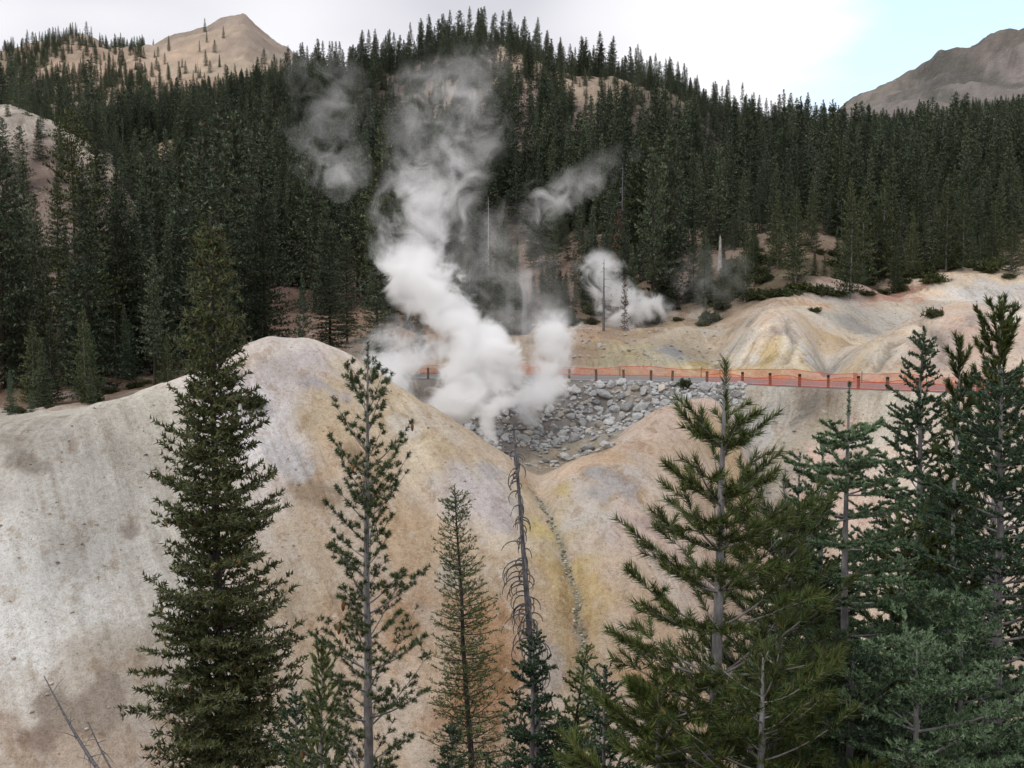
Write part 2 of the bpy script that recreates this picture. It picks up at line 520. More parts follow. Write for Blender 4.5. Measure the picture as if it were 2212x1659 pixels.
RILLS = []
for line in ([(1775, 812), (1800, 790), (1850, 752), (1905, 722), (1960, 700)], [(1558, 790), (1580, 750), (1615, 705), (1650, 668)], [(1700, 690), (1712, 740), (1706, 780)], [(1890, 800), (1915, 765), (1950, 735)], [(1990, 690), (2030, 740), (2050, 790)]):
    RILLS.append(np.array([hit(u, v, 86)[:2] for u, v in line]))
dr = np.full(XX.shape, 1e9)
for L_ in RILLS:
    dr = np.minimum(dr, dist_poly(XX + 1.2 * fbm(XX / 2.5, YY / 2.5, 431, 3), YY, L_))
HG -= 0.45 * np.exp(-(dr / 0.45) ** 2) * off_road

# ---- mineral colours of the land, by place
K = 1.20
cols = [  # u, v, dmin, rgb
    (60, 925, 0, 176, 168, 146), (100, 1050, 0, 196, 190, 172), (40, 980, 0, 165, 152, 122), (150, 1250, 0, 212, 212, 202), (40, 1330, 0, 208, 208, 200), (250, 1130, 0, 200, 194, 178),
    (60, 1580, 0, 176, 142, 104), (100, 1530, 0, 178, 146, 108), (200, 1560, 0, 182, 158, 124), (250, 1430, 0, 192, 172, 140), (30, 1480, 0, 205, 198, 182), (300, 930, 0, 182, 174, 152), (250, 880, 0, 190, 184, 164),
    (300, 1250, 0, 205, 198, 182), (240, 1600, 0, 184, 152, 116), (560, 770, 0, 214, 200, 188), (620, 760, 0, 200, 188, 178), (600, 850, 0, 196, 186, 184), (600, 960, 0, 206, 200, 200), (640, 1040, 0, 204, 194, 186), (700, 820, 0, 188, 178, 178),
    (760, 860, 0, 190, 172, 142), (820, 900, 0, 184, 162, 120), (720, 960, 0, 186, 164, 126), (760, 1010, 0, 188, 160, 118), (870, 930, 0, 208, 190, 158), (950, 950, 0, 182, 158, 116), (1040, 990, 0, 176, 152, 112),
    (620, 1200, 0, 188, 166, 132), (700, 1130, 0, 190, 160, 122), (850, 1080, 0, 178, 148, 106), (850, 1200, 0, 182, 152, 112), (880, 1290, 0, 190, 162, 128), (860, 1340, 0, 186, 138, 82), (960, 1120, 0, 184, 156, 118), (1060, 1030, 0, 178, 170, 172),
    (1030, 1010, 0, 178, 170, 170), (1080, 1060, 0, 176, 166, 166), (1100, 1120, 0, 196, 178, 150), (1000, 1180, 0, 190, 164, 128), (1090, 1250, 0, 186, 164, 134), (920, 1420, 0, 198, 172, 138), (880, 1560, 0, 192, 166, 132), (800, 1500, 0, 190, 164, 130),
    (1060, 1380, 0, 180, 136, 84), (1070, 1480, 0, 182, 130, 72), (1040, 1560, 0, 178, 124, 70), (1190, 1330, 0, 190, 164, 128), (1200, 1480, 0, 194, 172, 148), (1180, 1560, 0, 192, 166, 136), (1150, 1640, 0, 190, 160, 126),
    (1185, 1110, 0, 196, 172, 92), (1235, 1180, 0, 192, 164, 86), (1215, 1220, 0, 188, 154, 84), (1255, 1290, 0, 184, 150, 82), (1260, 1250, 0, 190, 160, 90), (1300, 1200, 0, 188, 164, 140), (1200, 1060, 0, 206, 178, 146), (1320, 1290, 0, 198, 172, 146), (1310, 1370, 0, 196, 152, 96),
    (1450, 905, 0, 208, 180, 156), (1520, 900, 0, 206, 176, 154), (1420, 960, 0, 198, 168, 138), (1330, 985, 0, 192, 158, 116), (1260, 1020, 0, 202, 168, 134), (1290, 1050, 0, 186, 176, 168), (1340, 1040, 0, 180, 172, 166), (1350, 1080, 0, 178, 168, 164), (1300, 1090, 0, 186, 172, 158), (1390, 1060, 0, 192, 168, 140), (1400, 1130, 0, 196, 168, 150), (1250, 1130, 0, 196, 178, 160), (1460, 1080, 0, 198, 172, 146),
    (1500, 1000, 0, 200, 172, 142), (1560, 1000, 0, 200, 170, 120), (1590, 890, 0, 140, 138, 136), (1590, 960, 0, 182, 176, 168), (1640, 930, 0, 190, 184, 164), (1680, 980, 0, 176, 168, 152), (1650, 870, 0, 150, 142, 128), (1700, 920, 0, 146, 136, 114), (1780, 880, 0, 132, 124, 112), (1900, 870, 0, 136, 128, 114), (1760, 960, 0, 158, 148, 126), (1820, 1000, 0, 204, 168, 148), (1760, 1080, 0, 202, 166, 146), (1880, 940, 0, 206, 196, 172), (1700, 1060, 0, 160, 150, 130), (1650, 1120, 0, 170, 156, 138), (1990, 900, 0, 198, 182, 160),
    (1168, 1010, 62, 150, 138, 116), (1140, 970, 62, 140, 130, 112), (1230, 990, 62, 156, 142, 116), (1300, 960, 66, 150, 146, 132), (1100, 930, 66, 132, 124, 116), (1200, 960, 66, 132, 125, 116), (1080, 900, 66, 126, 120, 114), (1250, 900, 66, 130, 125, 120), (1400, 860, 70, 128, 125, 121), (1500, 850, 74, 128, 125, 120), (1320, 860, 70, 128, 124, 120),
    (1000, 766, 95, 168, 142, 108), (940, 740, 95, 140, 112, 86), (1100, 755, 95, 172, 146, 116), (1200, 760, 95, 170, 140, 108), (1300, 740, 95, 172, 146, 104), (1240, 730, 95, 158, 128, 98), (1380, 760, 95, 178, 164, 120), (1440, 765, 95, 162, 158, 146), (1470, 730, 95, 180, 164, 136), (1530, 785, 95, 196, 172, 96), (1400, 710, 95, 160, 136, 104),
    (1600, 740, 95, 216, 200, 168), (1570, 790, 95, 214, 194, 150), (1650, 690, 95, 204, 178, 148), (1690, 725, 95, 186, 158, 132), (1680, 660, 95, 186, 150, 112), (1660, 775, 95, 192, 164, 98), (1710, 755, 95, 192, 168, 110), (1750, 770, 95, 176, 172, 166), (1740, 795, 90, 200, 180, 120), (1780, 720, 95, 186, 158, 112), (1760, 690, 95, 202, 184, 156),
    (1830, 700, 98, 172, 166, 150), (1880, 705, 98, 162, 158, 148), (1850, 660, 98, 176, 168, 158), (1900, 690, 98, 168, 162, 150), (1880, 780, 86, 216, 194, 152), (1940, 750, 86, 222, 202, 164), (1850, 800, 86, 206, 168, 120), (1990, 730, 86, 206, 172, 144), (2050, 740, 86, 196, 162, 140), (2100, 700, 86, 198, 170, 150), (2180, 690, 86, 214, 204, 186), (2040, 690, 86, 190, 160, 130),
    (1950, 635, 105, 178, 114, 84), (1920, 650, 105, 182, 128, 98), (2010, 615, 105, 200, 174, 146), (2100, 600, 105, 208, 182, 146), (2180, 600, 105, 206, 186, 152), (2110, 640, 105, 184, 180, 176), (2050, 650, 105, 206, 196, 176), (2000, 655, 105, 190, 176, 156),
    (200, 850, 70, 122, 94, 70), (60, 850, 70, 118, 90, 66), (330, 800, 70, 122, 98, 78), (450, 730, 70, 132, 98, 78), (620, 690, 90, 134, 104, 86), (740, 710, 90, 140, 104, 78), (860, 700, 90, 132, 100, 80), (640, 620, 120, 138, 106, 92), (1100, 640, 110, 118, 92, 76), (1250, 660, 110, 124, 100, 80), (1500, 640, 112, 124, 100, 76), (1420, 660, 112, 122, 98, 76), (1600, 600, 118, 112, 92, 70), (1750, 540, 118, 124, 98, 76), (1800, 600, 118, 98, 86, 62), (1680, 600, 118, 102, 88, 64), (1900, 600, 118, 92, 84, 58), (2200, 540, 118, 134, 112, 92), (340, 680, 90, 136, 106, 96),
    (50, 280, 180, 166, 154, 142), (150, 330, 180, 150, 134, 122), (220, 350, 180, 190, 176, 148), (150, 400, 160, 138, 116, 104), (30, 240, 180, 192, 182, 164), (200, 420, 160, 140, 116, 104), (100, 265, 180, 186, 174, 154), (60, 340, 170, 128, 112, 100), (20, 400, 160, 132, 112, 100),
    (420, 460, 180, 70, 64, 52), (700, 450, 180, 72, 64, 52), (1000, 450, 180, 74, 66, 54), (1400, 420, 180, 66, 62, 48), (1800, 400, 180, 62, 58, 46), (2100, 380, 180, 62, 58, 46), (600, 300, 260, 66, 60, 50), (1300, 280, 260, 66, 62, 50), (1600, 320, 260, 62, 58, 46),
    (1130, 225, 240, 134, 112, 102), (1100, 240, 240, 128, 106, 98), (1170, 240, 240, 128, 106, 96), (1090, 110, 300, 168, 146, 120), (850, 200, 300, 78, 68, 56),
    (320, 360, 200, 178, 150, 112), (320, 300, 250, 80, 70, 58), (400, 260, 300, 72, 64, 54), (100, 180, 400, 120, 102, 84), (230, 160, 400, 176, 146, 116), (300, 190, 400, 150, 124, 98), (60, 120, 600, 128, 112, 88), (180, 110, 600, 156, 130, 104), (400, 120, 600, 176, 148, 120), (450, 80, 700, 164, 142, 118), (500, 55, 700, 146, 128, 112), (510, 100, 600, 148, 130, 112), (570, 110, 600, 136, 122, 106), (600, 130, 600, 140, 122, 104), (450, 140, 600, 166, 144, 118), (540, 140, 600, 158, 140, 116),
    (1850, 225, 800, 118, 110, 100), (1950, 200, 800, 110, 104, 98), (2050, 160, 900, 100, 95, 92), (2060, 120, 1000, 96, 90, 84), (2150, 105, 1000, 104, 94, 88), (2180, 150, 900, 120, 111, 106), (2120, 170, 900, 120, 112, 106), (2200, 90, 1000, 92, 88, 78),
]
near = [(-8, 3, (0.16, 0.13, 0.10)), (8, 3, (0.16, 0.13, 0.10)), (0, 17, (0.22, 0.16, 0.11)), (-14, 20, (0.26, 0.22, 0.17)), (14, 18, (0.18, 0.14, 0.1)), (0, 30, (0.34, 0.25, 0.16)), (-10, 27, (0.40, 0.34, 0.26)), (12, 30, (0.34, 0.25, 0.16))]
cp, cc = [], []
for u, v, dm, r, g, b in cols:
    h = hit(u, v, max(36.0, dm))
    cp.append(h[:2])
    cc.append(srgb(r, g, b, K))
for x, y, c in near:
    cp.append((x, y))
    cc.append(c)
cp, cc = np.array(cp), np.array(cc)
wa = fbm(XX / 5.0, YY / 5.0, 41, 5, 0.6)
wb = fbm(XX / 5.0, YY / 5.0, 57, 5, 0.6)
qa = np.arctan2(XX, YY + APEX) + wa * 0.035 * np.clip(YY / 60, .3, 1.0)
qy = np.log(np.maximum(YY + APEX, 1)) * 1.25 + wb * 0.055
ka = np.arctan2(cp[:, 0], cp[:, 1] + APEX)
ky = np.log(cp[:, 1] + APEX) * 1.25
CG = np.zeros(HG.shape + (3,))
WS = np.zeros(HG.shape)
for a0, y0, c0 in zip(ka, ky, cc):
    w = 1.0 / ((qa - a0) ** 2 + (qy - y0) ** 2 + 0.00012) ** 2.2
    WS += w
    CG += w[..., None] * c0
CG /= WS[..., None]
# small pale crusts, ochre stains and grey scree on the bare ground
bare = np.exp(-((np.maximum(YY - 118, 0)) / 14.0) ** 2)
pale = np.clip((fbm(XX / 3.0 + 0.15 * YY, YY / 3.6, 71, 5, 0.6) - 0.22) * 6, 0, 1) * bare
CG = CG * (1 - 0.35 * pale[..., None]) + 0.35 * pale[..., None] * np.array((0.62, 0.57, 0.50))
och = np.clip((fbm(XX / 4.0, YY / 6.0, 83, 5, 0.6) - 0.2) * 5, 0, 1) * bare
CG = CG * (1 - 0.25 * och[..., None]) + 0.25 * och[..., None] * np.array((0.36, 0.25, 0.14))
# greenish-grey stones line the stream gully
yb = (np.exp(-((dg - 0.8) / 0.6) ** 2) * np.clip(0.55 + 1.6 * fbm(XX / 2.5, YY / 2.5, 133, 4), 0, 1))[..., None]
CG = CG * (1 - 0.5 * yb) + 0.5 * yb * np.array((0.46, 0.34, 0.10))
gm = 0.8 * np.exp(-(dg / 0.24) ** 2)[..., None]
CG = CG * (1 - gm) + gm * np.array((0.26, 0.26, 0.21))
PATCH = [  # u, v, half width, half height, dmin, colour, edge colour
    (1335, 1048, 62, 40, 40, (0.40, 0.37, 0.36), (0.44, 0.29, 0.12)), (1290, 1062, 40, 22, 40, (0.42, 0.39, 0.37), None), (1062, 1030, 46, 26, 40, (0.40, 0.37, 0.38), (0.55, 0.50, 0.40)), (868, 922, 34, 11, 40, (0.60, 0.54, 0.42), (0.40, 0.27, 0.12)),
    (1110, 1090, 30, 30, 40, (0.58, 0.53, 0.46), None), (940, 1050, 18, 12, 40, (0.60, 0.54, 0.46), None), (1755, 768, 36, 20, 86, (0.48, 0.46, 0.45), (0.46, 0.34, 0.12)), (2112, 638, 62, 15, 105, (0.50, 0.49, 0.47), (0.62, 0.58, 0.5)),
    (1690, 720, 40, 22, 92, (0.36, 0.27, 0.21), None), (1850, 705, 80, 18, 98, (0.33, 0.32, 0.29), None), (1450, 762, 30, 14, 92, (0.30, 0.31, 0.33), None), (1530, 790, 40, 12, 90, (0.50, 0.36, 0.10), None), (1660, 778, 36, 12, 88, (0.48, 0.34, 0.11), None),
    (1950, 632, 70, 8, 105, (0.36, 0.15, 0.09), None), (2000, 735, 50, 22, 86, (0.50, 0.34, 0.26), None), (1900, 765, 50, 22, 86, (0.66, 0.57, 0.42), None), (1600, 745, 36, 30, 92, (0.64, 0.58, 0.48), None), (1770, 690, 30, 16, 96, (0.60, 0.52, 0.42), None), (2060, 610, 60, 12, 110, (0.56, 0.46, 0.34), None), (2100, 690, 40, 14, 90, (0.46, 0.36, 0.30), None), (1640, 935, 60, 50, 60, (0.46, 0.44, 0.41), None), (1730, 905, 70, 22, 60, (0.24, 0.22, 0.18), None), (1890, 945, 60, 28, 55, (0.56, 0.50, 0.40), None), (1820, 1010, 55, 40, 55, (0.50, 0.35, 0.27), None),
    (760, 985, 26, 16, 40, (0.36, 0.24, 0.12), None), (690, 1075, 60, 20, 40, (0.40, 0.27, 0.15), None), (110, 1530, 70, 40, 36, (0.38, 0.25, 0.14), None), (70, 1600, 60, 40, 36, (0.34, 0.20, 0.11), None), (230, 1520, 40, 60, 36, (0.40, 0.28, 0.17), None),
    (280, 1150, 30, 14, 36, (0.42, 0.30, 0.20), None), (1060, 1480, 40, 60, 36, (0.42, 0.22, 0.07), None), (860, 1350, 40, 30, 36, (0.42, 0.26, 0.10), None), (620, 985, 70, 45, 40, (0.55, 0.53, 0.54), None), (690, 830, 60, 22, 40, (0.42, 0.38, 0.40), None), (70, 1010, 60, 12, 36, (0.36, 0.30, 0.20), None),
    (1250, 1120, 60, 22, 40, (0.58, 0.52, 0.44), None), (1400, 1140, 60, 16, 40, (0.46, 0.33, 0.28), None), (1190, 1450, 40, 60, 36, (0.50, 0.43, 0.36), None), (980, 1240, 40, 40, 36, (0.52, 0.44, 0.34), None), (620, 800, 60, 14, 40, (0.56, 0.48, 0.44), None)]
for u, v, ru, rv, dm, col_, edge in PATCH:
    c0 = hit(u, v, max(36, dm))
    ya = hit(u, v - rv, max(36, dm))[1]
    yb_ = hit(u, v + rv, max(36, dm))[1]
    ry = min(max(0.6, abs(ya - yb_) / 2), 9.0)
    rx = ru / 2170.6 * c0[1]
    rr_ = np.sqrt(((XX - c0[0]) / rx) ** 2 + ((YY - c0[1]) / ry) ** 2) + 0.9 * fbm(XX / 1.6, YY / 1.6, 211, 5, 0.6) + 0.35 * fbm(XX / 4.0, YY / 4.0, 217, 3)
    mk = (np.clip((1.0 - rr_) / 0.26, 0, 1) * 0.88)[..., None]
    if edge is not None:
        me_ = (np.exp(-((rr_ - 1.05) / 0.16) ** 2) * 0.75)[..., None]
        CG = CG * (1 - me_) + me_ * np.array(edge)
    CG = CG * (1 - mk) + mk * np.array(col_)
rl = (0.75 * np.exp(-(dr / 0.38) ** 2))[..., None]
CG = CG * (1 - rl) + rl * np.array((0.24, 0.23, 0.21))
rw = (0.55 * np.exp(-((dr - 0.9) / 0.4) ** 2))[..., None]
CG = CG * (1 - rw) + rw * np.array((0.62, 0.57, 0.48))
lum = 1 + 0.30 * fbm(XX / 9.0, YY / 9.0, 99, 6, 0.62)
CG = CG * lum[..., None]
lf = (np.exp(-((AA + 0.30) / 0.13) ** 2) * np.exp(-((YY - 44) / 13.0) ** 2) * 0.55)[..., None]
CG = CG * (1 - lf) + lf * CG.mean(-1, keepdims=True) * np.array((1.06, 1.05, 1.0))
rk = np.clip((fbm(XX / 42.0, YY / 110.0, 171, 6, 0.65) + 0.02) * 3.2, 0, 1) * np.clip((YY - 780) / 350.0, 0, 1) * np.where(XX > 0, 1.0, 0.8)
CG = CG * (1 - 0.78 * rk[..., None]) + 0.78 * rk[..., None] * np.array((0.085, 0.085, 0.072))
CG = np.clip(CG * 0.66 + CG.mean(-1, keepdims=True) * 0.34 * np.array((1.03, 0.995, 0.995)), 0.01, 0.85)

# downhill direction mask: 1 where the slope falls to the right
gx = np.gradient(HG0, axis=1) / np.maximum(np.gradient(XX, axis=1), 1e-3)
flow = np.clip(-gx * 1.9, -1, 1)

t = NT('ground_earth')
tc = t.new('ShaderNodeTexCoord')
va = t.new('ShaderNodeVertexColor', layer_name='mineral')
fl = t.new('ShaderNodeAttribute', attribute_name='flow')
obj = tc.outputs['Object']
st0 = t.noise(t.mapping(obj, (2.2, 0.10, 0.10)), 1.0, 5, 0.66)
st1 = t.noise(t.mapping(t.mapping(obj, (1, 1, 1), (0, 0, math.radians(-36))), (2.2, 0.10, 0.16)), 1.0, 5, 0.66)
st2 = t.noise(t.mapping(t.mapping(obj, (1, 1, 1), (0, 0, math.radians(36))), (2.2, 0.10, 0.16)), 1.0, 5, 0.66)
fp = t.math('MULTIPLY', fl.outputs['Fac'], 1.6, clamp=True)
fm = t.math('MULTIPLY', fl.outputs['Fac'], -1.6, clamp=True)
stk = t.mix(fm, t.mix(fp, st0, st1), st2)
fine = t.noise(obj, 3.6, 6, 0.72)
grit = t.noise(obj, 14.0, 2, 0.7)
big = t.noise(obj, 0.35, 2, 0.6)
c = va.outputs['Color']
mod = t.noise(obj, 0.16, 3, 0.6)
stk = t.mix(t.ramp(mod, [(0.40, (0.25, 0.25, 0.25)), (0.62, (1, 1, 1))]), (0.5, 0.5, 0.5, 1), stk)
c = t.mix(1.0, c, t.ramp(stk, [(0.30, (0.70, 0.66, 0.62)), (0.50, (1.0, 1.0, 1.0)), (0.70, (1.20, 1.20, 1.20))]), 'MULTIPLY')
c = t.mix(1.0, c, t.ramp(fine, [(0.30, (0.76, 0.72, 0.67)), (0.5, (1, 1, 1)), (0.70, (1.14, 1.15, 1.17))]), 'MULTIPLY')
c = t.mix(1.0, c, t.ramp(grit, [(0.30, (0.74, 0.72, 0.70)), (0.48, (1, 1, 1)), (0.72, (1.08, 1.08, 1.08))]), 'MULTIPLY')
cru = t.noise(obj, 1.3, 7, 0.72)
crm = t.ramp(cru, [(0.565, (0, 0, 0)), (0.61, (1, 1, 1))])
c = t.mix(t.math('MULTIPLY', crm, t.math('MULTIPLY', t.ramp(mod, [(0.45, (0, 0, 0)), (0.6, (1, 1, 1))]), 0.5)), c, (0.62, 0.58, 0.52, 1))
stn = t.noise(t.mapping(obj, (1, 0.6, 0.6)), 0.9, 7, 0.74)
sm = t.ramp(stn, [(0.40, (1, 1, 1)), (0.45, (0, 0, 0))])
c = t.mix(t.math('MULTIPLY', sm, 0.45), c, t.mix(1.0, c, (0.62, 0.50, 0.38, 1), 'MULTIPLY'))
c = t.mix(1.0, c, t.ramp(t.noise(obj, 0.06, 6, 0.68), [(0.32, (0.86, 0.86, 0.86)), (0.5, (1, 1, 1)), (0.68, (1.08, 1.08, 1.07))]), 'MULTIPLY')
# dark specks: pebbles and clods
vo = t.new('ShaderNodeTexVoronoi')
vo.inputs['Scale'].default_value = 1.15
t.link(obj, vo.inputs['Vector'])
sp = t.math('LESS_THAN', vo.outputs['Distance'], 0.085)
sp = t.math('MULTIPLY', sp, t.math('GREATER_THAN', big, 0.53))
c = t.mix(t.math('MULTIPLY', sp, 0.55), c, (0.10, 0.085, 0.07, 1))
hgt = t.math('ADD', t.math('MULTIPLY', fine, 1.0), t.math('MULTIPLY', stk, 0.9))
hgt = t.math('ADD', hgt, t.math('MULTIPLY', grit, 0.25))
t.bump(hgt, 0.75, 0.35)
M['ground'] = t.finish(c, 0.95, 0.1)


def grid_faces(nr, nc):
    i = np.arange(nr - 1)[:, None] * nc + np.arange(nc - 1)[None, :]
    return np.stack([i, i + 1, i + nc + 1, i + nc], -1).reshape(-1, 4)


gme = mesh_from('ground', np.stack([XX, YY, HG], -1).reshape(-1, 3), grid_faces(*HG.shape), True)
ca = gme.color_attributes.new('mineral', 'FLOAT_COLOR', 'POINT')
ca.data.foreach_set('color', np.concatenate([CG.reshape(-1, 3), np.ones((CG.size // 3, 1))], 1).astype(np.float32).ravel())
fa = gme.attributes.new('flow', 'FLOAT', 'POINT')
fa.data.foreach_set('value', flow.astype(np.float32).ravel())
GROUND = tag(add_obj('ground', gme, M['ground']), 'bare mineral hillsides, ravine and forest floor', None, None, 'structure')

# ------------------------------------------------------------------ road
t = NT('asphalt')
tc = t.new('ShaderNodeTexCoord')
n = t.noise(tc.outputs['Object'], 9, 6, 0.7)
n2 = t.noise(tc.outputs['Object'], 0.5, 4)
c = t.mix(t.math('MULTIPLY', n2, 0.6), t.ramp(n, [(0.3, (0.13, 0.125, 0.13)), (0.7, (0.21, 0.205, 0.21))]), (0.26, 0.24, 0.23, 1))
t.bump(n, 0.3, 0.02)
M['asphalt'] = t.finish(c, 0.85, 0.3)
t = NT('road_paint')
tc = t.new('ShaderNodeTexCoord')
n = t.noise(tc.outputs['Object'], 5, 6, 0.7)
M['paint'] = t.finish(t.ramp(n, [(0.35, (0.42, 0.40, 0.38)), (0.55, (0.74, 0.73, 0.70))]), 0.7, 0.3)
t = NT('gravel_shoulder')
tc = t.new('ShaderNodeTexCoord')
n = t.noise(tc.outputs['Object'], 7, 7, 0.75)
c = t.ramp(n, [(0.3, (0.10, 0.095, 0.095)), (0.55, (0.20, 0.19, 0.185)), (0.75, (0.34, 0.33, 0.31))])
t.bump(n, 0.8, 0.06)
M['gravel'] = t.finish(c, 0.95, 0.15)


def road_pt(u, off, z):
    p = Pz(u, road_d(u), ROAD_Z)
    q = Pz(u + 2, road_d(u + 2), ROAD_Z)
    tv = (q - p)[:2]
    tv /= np.linalg.norm(tv)
    nv = np.array((-tv[1], tv[0]))
    return np.array((p[0] + nv[0] * off, p[1] + nv[1] * off, z))


UR = np.linspace(690, 2500, 110)      # it bends away behind the pale hill


def strip(name, o0, o1, z, mat, nseg=4, **kw):
    rows = [[road_pt(u, o0 + (o1 - o0) * k / nseg, z) for u in UR] for k in range(nseg + 1)]
    me = mesh_from(name, np.array(rows).reshape(-1, 3), grid_faces(nseg + 1, len(UR)), True)
    return add_obj(name, me, mat, **kw)


tag(strip('road_shoulder', -0.75, 7.9, ROAD_Z + 0.012, M['gravel']), 'grey gravel shoulder along the road', None, None, 'structure')
road = tag(strip('road', 0.35, 7.2, ROAD_Z + 0.03, M['asphalt']), 'grey asphalt road crossing above the boulders', None, None, 'structure')
strip('edge_line', 0.75, 0.95, ROAD_Z + 0.036, M['paint'], 1, parent=road)
strip('edge_line', 6.6, 6.75, ROAD_Z + 0.036, M['paint'], 1, parent=road)

# ------------------------------------------------------------------ generic builders for trees
def tube_mesh(paths, sides=5):
    """paths: list of (points (n,3), radii (n,)) -> verts, quads"""
    V, F, off = [], [], 0
    ang = np.arange(sides) * 2 * math.pi / sides
    for pts, rad in paths:
        pts = np.asarray(pts, float)
        rad = np.asarray(rad, float)
        n = len(pts)
        tg = np.gradient(pts, axis=0)
        tg /= np.linalg.norm(tg, axis=1)[:, None] + 1e-9
        ref = np.where(np.abs(tg[:, 2:3]) > 0.8, np.array([[1.0, 0, 0]]), np.array([[0, 0, 1.0]]))
        e1 = np.cross(tg, ref)
        e1 /= np.linalg.norm(e1, axis=1)[:, None] + 1e-9
        e2 = np.cross(tg, e1)
        ring = pts[:, None, :] + rad[:, None, None] * (np.cos(ang)[None, :, None] * e1[:, None, :] + np.sin(ang)[None, :, None] * e2[:, None, :])
        V.append(ring.reshape(-1, 3))
        i = np.arange(n - 1)[:, None] * sides + np.arange(sides)[None, :]
        j = np.arange(n - 1)[:, None] * sides + (np.arange(sides)[None, :] + 1) % sides
        F.append((np.stack([i, j, j + sides, i + sides], -1) + off).reshape(-1, 4))
        off += n * sides
    return np.concatenate(V), np.concatenate(F)


def needles(segs, nl, w, dens, fwd, rng, up=0.0, flat=0.0):
    """segs (N,6): thin leaf triangles all along each segment"""
    segs = np.asarray(segs, float)
    p0, p1 = segs[:, :3], segs[:, 3:6]
    L = np.linalg.norm(p1 - p0, axis=1)
    cnt = np.maximum(2, np.round(L * dens + rng.rand(len(L)))).astype(int)
    idx = np.repeat(np.arange(len(L)), cnt)
    tt = rng.rand(len(idx))
    D = ((p1 - p0) / (L[:, None] + 1e-9))[idx]
    pos = p0[idx] + (p1 - p0)[idx] * tt[:, None]
    r = rng.normal(size=(len(idx), 3))
    r[:, 2] += up
    r -= (r * D).sum(1)[:, None] * D
    r /= np.linalg.norm(r, axis=1)[:, None] + 1e-9
    nd = D * fwd + r
    nd /= np.linalg.norm(nd, axis=1)[:, None]
    sv = rng.normal(size=(len(idx), 3)) * (1 - flat)
    sv[:, 2] += flat * 2.2
    s = np.cross(nd, sv)
    s /= np.linalg.norm(s, axis=1)[:, None] + 1e-9
    ln = nl * rng.uniform(0.7, 1.15, len(idx))
    ww = w * rng.uniform(0.7, 1.2, len(idx)) * 0.5
    V = np.stack([pos - s * ww[:, None], pos + s * ww[:, None], pos + nd * ln[:, None]], 1).reshape(-1, 3)
    F = np.arange(len(V)).reshape(-1, 3)
    return V, F


